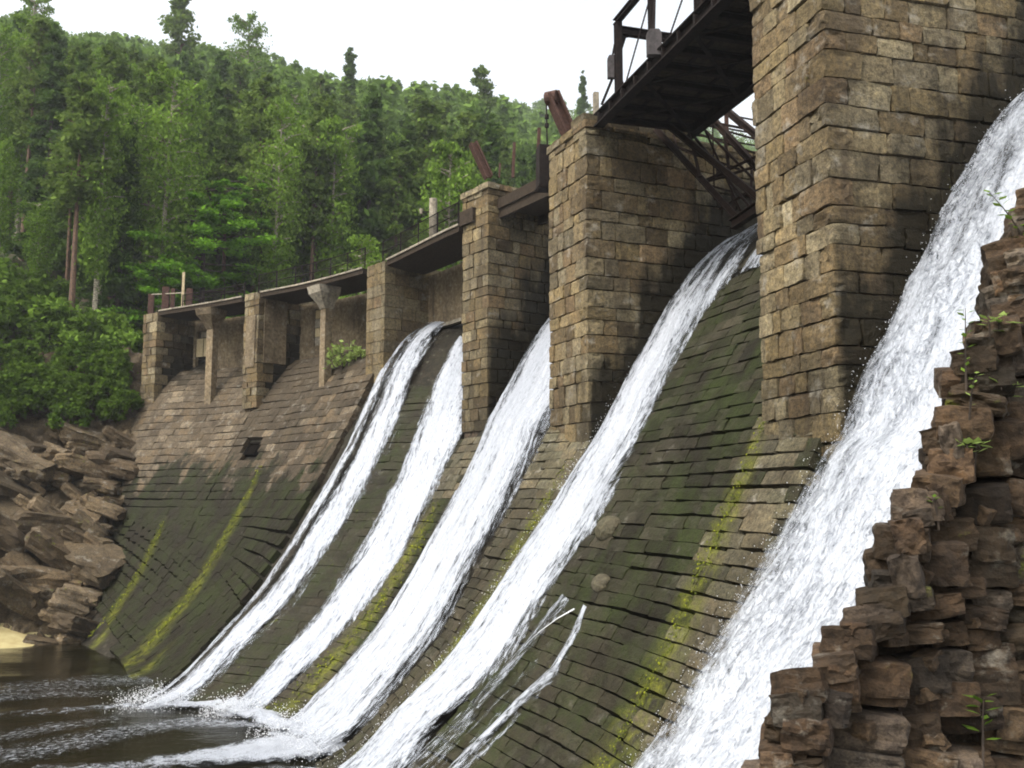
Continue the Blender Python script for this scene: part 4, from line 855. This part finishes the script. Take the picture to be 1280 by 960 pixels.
for i,(pts,wid,cov) in enumerate([
 ([(275,862),(215,848),(120,852),(-30,866)],[.5,.9,1.3,1.5],[.70,.50,.36,.30]),
 ([(222,834),(250,848),(270,866)],[.18,.28,.22],[.8,.95,.8]),
 ([(350,893),(300,884),(250,879),(195,881),(120,886),(-20,896)],[.7,.85,.7,.5,.5,.5],[1.15,1.1,.95,.62,.40,.28]),
 ([(330,906),(230,902),(150,915),(60,935),(-30,950)],[.4,.7,.9,1.0,1.0],[.75,.52,.46,.44,.36]),
 ([(500,905),(420,925),(345,935),(270,945),(170,958),(40,965)],[1.1,1.5,1.4,1.0,.7,.6],[1.3,1.35,1.25,.9,.5,.35]),
 ([(470,985),(370,972),(260,976),(100,985)],[1.0,1.0,.8,.6],[1.1,1.0,.6,.35]),
 ([(-20,925),(70,908),(150,898)],[.6,.6,.5],[.36,.38,.3]),([(-20,875),(60,868),(160,866)],[.5,.6,.5],[.33,.34,.3]),
 ([(280,872),(312,890),(350,905),(410,928),(470,950)],[.35,.5,.5,.5,.4],[.9,1.1,1.1,1.0,.8])]):
    o=pool_foam([pool(*p) for p in pts],wid,cov,i+1,churn=.5 if i in(1,8) else (.25 if i in(2,4,5) else 0)); tag(o,kind='stuff')
# ------------------------------------------------------------------ rubble wall in the foreground
OUTPX=[(905,1060),(950,955),(968,910),(985,862),(1030,822),(1060,790),(1082,750),(1100,700),(1112,662),(1140,628),(1158,590),(1172,545),(1186,500),(1188,472),(1215,425),(1243,384),(1240,345),(1262,300),(1284,250),(1330,190),(1420,60)]
def wy(x,z): return 6.0+.283*(x-1.55)+.035*(z-4)
OUT=[]
for px_,py_ in OUTPX:
    Y=6.3
    for k in range(12): p_=at(px_,py_,Y); Y=wy(p_.x,p_.z)
    OUT.append((p_.x,p_.z))
def wtop(x): return float(np.interp(x,[p[0] for p in sorted(OUT)],[p[1] for p in sorted(OUT)]))
def wleft(z): return float(np.interp(z,[p[1] for p in OUT],[p[0] for p in OUT]))
WD=Vector((.962,.272,0)); WN=Vector((.272,-.962,0)); W0=Vector((1.55,6.0,0))
def wp(x,z,o=0): return Vector((x,wy(x,z)-o,z))
mb=MB(); v=[]
zs_=[2.2]+[p[1] for p in OUT]+[9.5]
for z in zs_:
    x=wleft(z)+.42
    v+=[wp(x,z,-.2),wp(6.4,z,-.2),wp(6.4,z,-1.2),wp(x+.7,z,-1.2)]
xs_=zs_
f=[]; n=len(xs_)
for i in range(n-1):
    for k in range(4): f.append((i*4+k,i*4+(k+1)%4,(i+1)*4+(k+1)%4,(i+1)*4+k))
f+=[(3,2,1,0),tuple((n-1)*4+k for k in range(4))]
rw=mb.add(v,f).build('rubble_wall',M_RCORE,None,(3,6.4,3)); tag(rw,'rough dry rubble wall with mossy joints in the near right corner','wall')
rn=random.Random(77); blk=[]; z=2.9
while z<9.4:
    h=rn.uniform(.12,.25); x=wleft(z+h*.5)+rn.uniform(.10,.19); first=True
    while x<5.4:
        L=rn.uniform(.16,.46)*(1.1 if not first else .75); zc=z+h/2+rn.gauss(0,.035); hh=h*rn.uniform(.92,1.14)
        if True:
            X,Y,Z=rotj(Vector((.935,-.354,0)) if first else Vector((.985,-.17,0)),Vector((.354,.935,0)) if first else Vector((.17,.985,0)),Vector((0,0,1)),rn,.06); k_=rn.choice([(1,1,1),(-1,-1,1),(1,-1,-1),(-1,1,-1)]); X,Y,Z=X*k_[0],Y*k_[1],Z*k_[2]; q=Matrix.Rotation(rn.gauss(.05,.10),3,WN); X,Z=q@X,q@Z
            dp=rn.uniform(.34,.5) if not first else rn.uniform(.5,.75)
            tone=min(1,max(0,.42+rn.gauss(0,.26)+(.25 if z<4.6 and x>3 and rn.random()<.5 else 0)))
            moss=.35 if rn.random()<.10 else (.1 if rn.random()<.3 else 0)
            blk.append((rn.choice(P_RUB),wp(x+L/2,zc,rn.gauss(-.16,.03)),X,Y,Z,(L*1.10,dp,hh*1.12),(max(0,rn.gauss(.2,.2)),moss,tone)))
        x+=L; first=False
    z+=h
place(blk,rw)
# small stones along the ragged sloping edge
blk=[]; z=3.5
while z<8.6:
    s_=rn.uniform(.12,.24); X,Y,Z=rotj(Vector((.94,-.34,0)),Vector((.34,.94,0)),Vector((0,0,1)),rn,.12); q=Matrix.Rotation(rn.gauss(-.1,.1),3,Y); X,Z=q@X,q@Z
    blk.append((rn.choice(P_RUB),wp(wleft(z)+.17+rn.uniform(-.02,.04),z,rn.uniform(-.2,-.05)),X,Y,Z,(s_*1.5,.42,s_*.95),(max(0,rn.gauss(.2,.2)),.15*(rn.random()<.3),min(1,max(0,.45+rn.gauss(0,.25)))))); z+=s_*.62
place(blk,rw,'edge_stone')
# small chips that fill the joints
chips=[]
for i in range(150):
    zz=rn.uniform(3,8.6); xx=wleft(zz)+.1+rn.random()*2.4; s=rn.uniform(.05,.11); X,Y,Z=rotj(WD,-WN,Vector((0,0,1)),rn,.5)
    chips.append((rn.choice(P_RUB),wp(xx,zz,.0),X,Y,Z,(s*1.6,s*1.4,s),(.1,.2*(rn.random()<.3),.5)))
cm=MB()
for (m,c,X,Y,Z,s,cl) in chips: cm.add([c+X*(s[0]*p.co.x)+Y*(s[1]*p.co.y)+Z*(s[2]*p.co.z) for p in m.vertices],[tuple(p.vertices) for p in m.polygons])
o=cm.build('small_chips',M_RUB,rw,rw.location); o['kind']='stuff'; o.color=(.15,.1,.5,1)
# ------------------------------------------------------------------ plants
def leaf_cloud(C,per,spread,size,g,flat=.6,elong=1.6,droop=0):
    "leaf-sized quads round clump centres C"
    n=len(C)*per; sp_=np.asarray(spread); sp_=np.repeat(sp_,per,0) if sp_.ndim==2 else sp_; c=np.repeat(C,per,0)+g.normal(0,1,(n,3))*sp_
    a=g.normal(0,1,(n,3)); a[:,2]=a[:,2]*flat-droop; a/=np.linalg.norm(a,axis=1,keepdims=True)
    b=np.cross(a,g.normal(0,1,(n,3))); b/=np.linalg.norm(b,axis=1,keepdims=True)+1e-9
    s=size*g.uniform(.6,1.3,(n,1)); a=a*s*elong*.5; b=b*s*.5
    V=np.stack([c-a,c+b*.9-a*.1,c+a,c-b*.9-a*.1],1).reshape(-1,3); F=np.arange(n*4).reshape(-1,4); return V,F
def raw_mesh(name,V,F,mat):
    o=np_mesh(name,V,F,mat); m=o.data; bpy.data.objects.remove(o); return m
def tree_proto(kind,g,H,lq=1.0):
    "returns trunk mesh, crown mesh, crown arrays; unit = metres, base at 0"
    mb=MB(); C=[]; lean=g.normal(0,.012,2)*H
    tip=lambda t: np.array([lean[0]*t*t,lean[1]*t*t,H*t])
    rad=H*.0125 if kind!='leafy' else H*.018
    mb.tube([tuple(tip(t)) for t in np.linspace(0,.97,9)],[max(.02,rad*(1.25-1.15*t)) for t in np.linspace(0,.97,9)],7)
    lo={'pine':.5,'spruce':.10,'birch':.28,'leafy':.12}[kind]; nb={'pine':46,'spruce':88,'birch':62,'leafy':58}[kind]
    for i in range(nb):
        t=lo+(1-lo)*(i+g.random())/nb; b0=tip(min(t,.96)); az=g.uniform(0,6.283); q=(t-lo)/(1-lo)
        if kind=='pine': L=H*.115*(1.1-.75*q**1.6)*g.uniform(.55,1.15)*(1 if q>.1 else .6); el=.15+.5*q
        elif kind=='spruce': L=H*.13*(1.03-q)*g.uniform(.75,1.1)+.1; el=-.18
        elif kind=='birch': L=H*.125*math.sin(math.pi*min(1,.18+.82*(1-q)))**.7*g.uniform(.5,1.15)+.25; el=.45
        else: L=H*.42*(math.sin(math.pi*min(1,.15+.85*(1-q))))**.6*g.uniform(.5,1.1)+.3; el=.12
        dr=np.array([math.cos(az)*math.cos(el),math.sin(az)*math.cos(el),math.sin(el)]); e=b0+dr*L
        if kind=='birch': e[2]-=L*.25
        if kind=='leafy': e[2]-=L*.18
        if L>H*.05: mb.tube([tuple(b0),tuple((b0+e)/2+np.array([0,0,L*.05])),tuple(e)],[rad*.32,rad*.2,rad*.08],5,False)
        n=3 if kind in('spruce','leafy') else 2
        for s in np.linspace(.45,1.0,n+1): C.append(b0+(e-b0)*s+g.normal(0,.1,3))
    C.append(tip(1.0)); C=np.array(C)
    p={'pine':dict(per=22,spread=(.34,.34,.16),size=.34,flat=.5,elong=1.8),'spruce':dict(per=15,spread=(.3,.3,.16),size=.30,flat=.3,elong=2.2,droop=.5),
       'birch':dict(per=22,spread=(.40,.40,.42),size=.22,flat=.9,elong=1.5,droop=.5),'leafy':dict(per=60,spread=(.42,.42,.13),size=.16,flat=.35,elong=1.7,droop=.1)}[kind]
    p['spread']=np.array(p['spread'])*H/15; p['spread']=p['spread'][None]*np.clip(1.25-1.1*np.clip((C[:,2:3]/H-lo)/(1-lo),0,1)**(1.2 if kind=='spruce' else 3),.22,1); p['size']*=.78; p['per']=int(p['per']*1.5)
    V,F=leaf_cloud(C,g=g,**p); V[:,2]=np.maximum(V[:,2],.1)
    m=bpy.data.meshes.new('trunk'); m.from_pydata(mb.v,[],mb.f); m.materials.append({'pine':B_PINE,'spruce':B_DARK,'birch':B_BIRCH,'leafy':B_DARK}[kind])
    cm=raw_mesh('crown',V,F,{'pine':L_PINE,'spruce':L_SPRUCE,'birch':L_BIRCH,'leafy':L_LEAFY}[kind])
    return m,cm,H
g=np.random.default_rng(12)
TP={k:[tree_proto(k,g,h) for h in hs] for k,hs in dict(pine=(17,19,16),spruce=(16,14,18),birch=(15,17,13),leafy=(9,8)).items()}
SKYL=[(-150,5),(-60,22),(0,30),(30,12),(55,20),(90,48),(130,44),(200,56),(260,56),(330,62),(400,90),(470,96),(560,100),(620,114),(680,116),(760,113),(850,116),(1000,118),(1300,118)]
def sky_y(px): return float(np.interp(px,[a for a,b in SKYL],[b for a,b in SKYL]))
TREE_NAMES=dict(pine='pine_tree',spruce='spruce_tree',birch='birch_tree',leafy='leafy_tree')
LAB=dict(pine='slender dark pine standing among the forest on the hillside',spruce='dark pointed spruce standing among the forest on the hillside',birch='light green birch standing among the forest on the hillside',leafy='low bright green leafy tree at the foot of the forest')
def put_tree(kind,x,y,h,label=None,group=None,var=None,rz=None,z=None):
    tr,cr,H=TP[kind][var if var is not None else rnd.randrange(len(TP[kind]))]; s=h/H
    zz=float(terrain(np.array([x]),np.array([y]))[0])-.25 if z is None else z
    r=bpy.data.objects.new(TREE_NAMES[kind],tr); COL.objects.link(r); r.location=(x,y,zz); r.scale=(s*rnd.uniform(.68,.92)*(1.25 if kind=='leafy' else 1),)*2+(s,); r.rotation_euler=(0,0,rnd.uniform(0,6.28) if rz is None else rz)
    c=bpy.data.objects.new('crown',cr); COL.objects.link(c); c.parent=r
    tag(r,label or LAB[kind],'tree',group or (None if label else {'pine':'pines of the hillside forest','spruce':'spruces of the hillside forest','birch':'birches of the hillside forest','leafy':'leafy trees at the forest edge'}[kind])); return r
def top_tree(kind,px,top,Y,label,var=0):
    x=(px-640)/FPX*Y; P=at(px,top,Y); z=float(terrain(np.array([P.x]),np.array([Y]))[0])-.25; return put_tree(kind,P.x,Y,P.z-z,label,var=var)
top_tree('pine',230,-8,112,'lone open-crowned pine that stands far above the skyline, top left',0)
top_tree('birch',312,22,112,'airy broken-crowned tree on the skyline, right of the lone tall pine',1)
top_tree('spruce',437,64,116,'small pointed tree on the skyline in the dip of the ridge',1)
top_tree('pine',602,86,120,'feathery tree on the skyline above the pale concrete post',2)
top_tree('birch',42,-8,92,'dense broad tree at the top left corner of the forest',0)
top_tree('spruce',729,91,150,'tiny pointed tree on the far ridge left of the footbridge',2)
top_tree('leafy',258,228,60,'bright green layered tree behind the rusty posts',0)
top_tree('leafy',205,315,57,'lower bright green tree beside the layered one',1)
top_tree('birch',8,170,57,'light green drooping birch at the left edge of the picture',2)
top_tree('birch',-12,205,53,'drooping birch cut by the left edge of the picture',0)
top_tree('birch',52,250,54,'smaller drooping birch in front of the dark trunks at the left',2)
top_tree('birch',212,92,57,'tall birch with a bare pale trunk in the dark of the forest',1)
top_tree('birch',138,98,56,'birch with a pale trunk left of the tall bare one',0)
top_tree('pine',325,92,64,'tall pine with reddish trunk right of the bright green tree',1)
top_tree('birch',560,180,58,'yellow green young tree behind the pale concrete post',2)
top_tree('birch',448,296,52.5,'small yellow green sapling behind the barred railing',1)
# the forest: jittered grid over the hillside
gt=np.random.default_rng(40); cand=[]
for yy in np.arange(54.5,330,3.0):
    st_=2.8 if yy<170 else 4.6
    for xx in np.arange(-.66*yy-6,.42*yy+14,st_):
        x=xx+gt.uniform(-1.6,1.6); y=yy+gt.uniform(-1.6,1.6); cand.append((x,y))
cand=np.array(cand); D=shore_dist(cand[:,0],cand[:,1]); cand=cand[D>1.8]; Zc=terrain(cand[:,0],cand[:,1]); o_=np.argsort(cand[:,1]); cand,Zc=cand[o_],Zc[o_]
KINDS=['pine','birch','spruce','spruce','pine']
cnt=0; far_=[]
for (x,y),z in zip(cand,Zc):
    k=KINDS[gt.integers(0,5)] if y<200 else ['birch','pine'][gt.integers(0,2)]
    if x>.05*y and gt.random()<.6: k='birch'
    h=gt.uniform(14,22)*(1 if k!='birch' else .88); 
    if y<74 and gt.random()<.5: k='pine' if gt.random()<.75 else 'birch'; h=gt.uniform(14,19)
    elif y<62: h*=gt.uniform(.6,1.0)
    px,py,d=project((x,y,z+h)); lim=sky_y(px)+gt.uniform(-5,16)
    bx,by,_=project((x,y,z))
    if by<lim+8: continue
    if py<lim:
        zt_=at(px,lim,y).z; h=zt_-z
        if h<4: continue
    px,py,d=project((x,y,z+h))
    if (px<75 and y<61) or px<-90 or (px>700 and y<75 and x>12): continue
    if cnt<290: put_tree(k,x,y,h,z=z-.25); cnt+=1
    else: far_.append((k,x,y,z,h))
# the rest of the forest, one mass
def far_forest(lst):
    pro={}
    for k in('pine','spruce','birch'):
        for v in range(2):
            tr,cr,H=TP[k][v]; n=len(cr.vertices); a=np.empty(n*3,np.float32); cr.vertices.foreach_get('co',a); a=a.reshape(-1,4,3); i=gt.permutation(len(a))[:300]; a=a[i]; c=a.mean(1,keepdims=True); pro[k,v]=((a-c)*2.1+c)/H
    Vs=[]
    for (k,x,y,z,h) in lst:
        a=pro[k,gt.integers(0,2)]; th=gt.uniform(0,6.28); c_,s_=math.cos(th),math.sin(th); w_=h*gt.uniform(.75,1.1)
        b=np.stack([(a[...,0]*c_-a[...,1]*s_)*w_+x,(a[...,0]*s_+a[...,1]*c_)*w_+y,a[...,2]*h+z],-1); Vs.append(b.reshape(-1,3))
    V=np.concatenate(Vs); o=np_mesh('forest',V,np.arange(len(V)).reshape(-1,4),L_FOREST); o['kind']='stuff'
far_forest(far_); print('trees',cnt,'far',len(far_))
# shrubs on the left bank
def shrub_proto(g,mat,n=46,per=26,size=.16,h=1.0):
    th=g.uniform(0,6.28,n); r=np.sqrt(g.random(n)); zz=g.uniform(.15,1,n); C=np.stack([np.cos(th)*r*.75*np.sqrt(np.maximum(.05,1-zz**2*.8)),np.sin(th)*r*.75*np.sqrt(np.maximum(.05,1-zz**2*.8)),zz*h],-1)
    V,F=leaf_cloud(C,per,(.09,.09,.08),size*.75,g,.7,1.5); mb=MB()
    for c in C[::3]: mb.tube([(c[0]*.1,c[1]*.1,0),tuple(c*np.array([.6,.6,.6])),tuple(c)],[.02,.013,.006],5,False)
    m=bpy.data.meshes.new('stems'); m.from_pydata(mb.v,[],mb.f); m.materials.append(B_DARK); return m,raw_mesh('foliage',V,F,mat)
gs=np.random.default_rng(9); SP=[shrub_proto(gs,L_BUSH) for i in range(4)]; SPB=[shrub_proto(gs,L_BIRCH) for i in range(2)]; SPL=[shrub_proto(gs,L_PALE,n=34,per=12,size=.15) for i in range(2)]
def put_shrub(p,s,pro,label,group=None,name='shrub',cat='shrub',flat=1.0):
    st,fo=pro; r=bpy.data.objects.new(name,st); COL.objects.link(r); r.location=p; r.scale=(s,s,s*flat); r.rotation_euler=(0,0,rnd.uniform(0,6.28)); c=bpy.data.objects.new('foliage',fo); COL.objects.link(c); c.parent=r
    return tag(r,label,cat,group)
for i in range(84):
    px=rnd.uniform(-30,172); Y=rnd.uniform(46.3,56); 
    x=(px-640)/FPX*Y; z=float(terrain(np.array([x]),np.array([Y]))[0]); s=rnd.uniform(1.0,2.3)
    put_shrub((x,Y,z-.3),s,rnd.choice(SP) if i%4 else rnd.choice(SPB),'dense green shrub on the bank above the rocks, left of the dam','shrubs on the left bank')
for i in range(44):
    u_=rnd.uniform(0,.62); v_=rnd.uniform(.66,1.02); p=Vector(bank(np.array(u_),np.array(v_))); put_shrub(p+Vector((0,-.6,.1)),rnd.uniform(.6,1.5),rnd.choice(SP),'small green shrub growing between the rocks left of the dam','small shrubs among the rocks')
p=Vector(S(47.1,-.75)); put_shrub(p,1.15,SPL[0],'pale leafy weed growing on the spillway beside the plastered pier',None,'weed','weed',1.0)
p=Vector(S(46.2,-.95)); put_shrub(p,.7,SPL[1],'smaller pale weed close against the plastered pier',None,'weed','weed',.8)
# sprigs on and by the rubble wall
def sprig(name,base,tip,nl,size,label,g,mat=L_BIRCH,bend=(0,0,.1)):
    base,tip=Vector(base),Vector(tip); mb=MB(); b=Vector(bend); pts=[base.lerp(tip,t)+b*math.sin(math.pi*t) for t in np.linspace(0,1,8)]; mb.tube(pts,[.008*(1.2-t) for t in np.linspace(0,1,8)],5)
    o=tag(mb.build(name,B_DARK,None,base),label,'plant')
    for i in range(nl):
        t=.25+.75*(i+.5)/nl; k=min(6,int(t*7)); c=pts[k].lerp(pts[k+1],t*7-k); az=i*2.4+g.normal(0,.3); d=Vector((math.cos(az),math.sin(az)*.6,.35+g.normal(0,.2))).normalized(); L=size*g.uniform(.7,1.2)
        sd=d.cross(Vector((0,0,1))).normalized()*L*.26; up=Vector((0,0,-L*.12)); a=c+d*L*.12; m=c+d*L*.55; e=c+d*L
        MB().add([a,m+sd+up*.4,e+up,m-sd+up*.4,m],[(0,1,4),(1,2,4),(2,3,4),(3,0,4)]).build('leaf',mat,o,base)
    return o
gg=np.random.default_rng(2)
sprig('sprig',wp(3.10,6.50,.0),at(1207,385,6.35),15,.07,'thin upright sprig standing on the rubble wall edge against the white water',gg)
sprig('sprig',wp(3.07,6.40,.06),at(1222,466,6.2),7,.06,'short yellow green sprig at the foot of the thin upright one',gg,L_PALE)
sprig('branch',wp(3.80,7.62,.0),at(1236,240,6.6),20,.085,'leafy branch reaching over the water at the top right',gg,bend=(0,0,.06))
sprig('weed',wp(2.98,4.25,.1),wp(2.96,4.75,.22),11,.13,'leafy weed growing from the lower part of the rubble wall',gg,L_BUSH)
sprig('weed',wp(2.80,5.78,.05),wp(2.72,5.96,.14),6,.06,'tiny weed in a joint on the edge of the rubble wall',gg,L_BUSH)
for i,(x,z) in enumerate(((3.05,6.15),(3.35,6.55),(3.3,7.0))):
    for k in range(2): sprig('grass_tuft',wp(x+.05*k,z,.05),wp(x+.1*k-.05,z+.16,.16),7,.12,'tuft of dry grass and moss in the upper joints of the rubble wall',gg,L_PALE)['group']='grass tufts in the rubble wall'
# ------------------------------------------------------------------ haze over the valley
if HAZE>0:
    hm=bpy.data.materials.new('haze'); hm.use_nodes=True; n=hm.node_tree; n.nodes.remove(n.nodes['Principled BSDF']); pv=n.nodes.new('ShaderNodeVolumePrincipled'); pv.inputs['Color'].default_value=(.93,.96,1,1); pv.inputs['Density'].default_value=HAZE; pv.inputs['Anisotropy'].default_value=.3
    n.links.new(pv.outputs[0],n.nodes['Material Output'].inputs['Volume'])
    mb=MB(); mb.box((0,0,70),(1,0,0),(0,1,0),(0,0,1),(5400,5400,152)); o=mb.build('haze',hm); o['kind']='stuff'
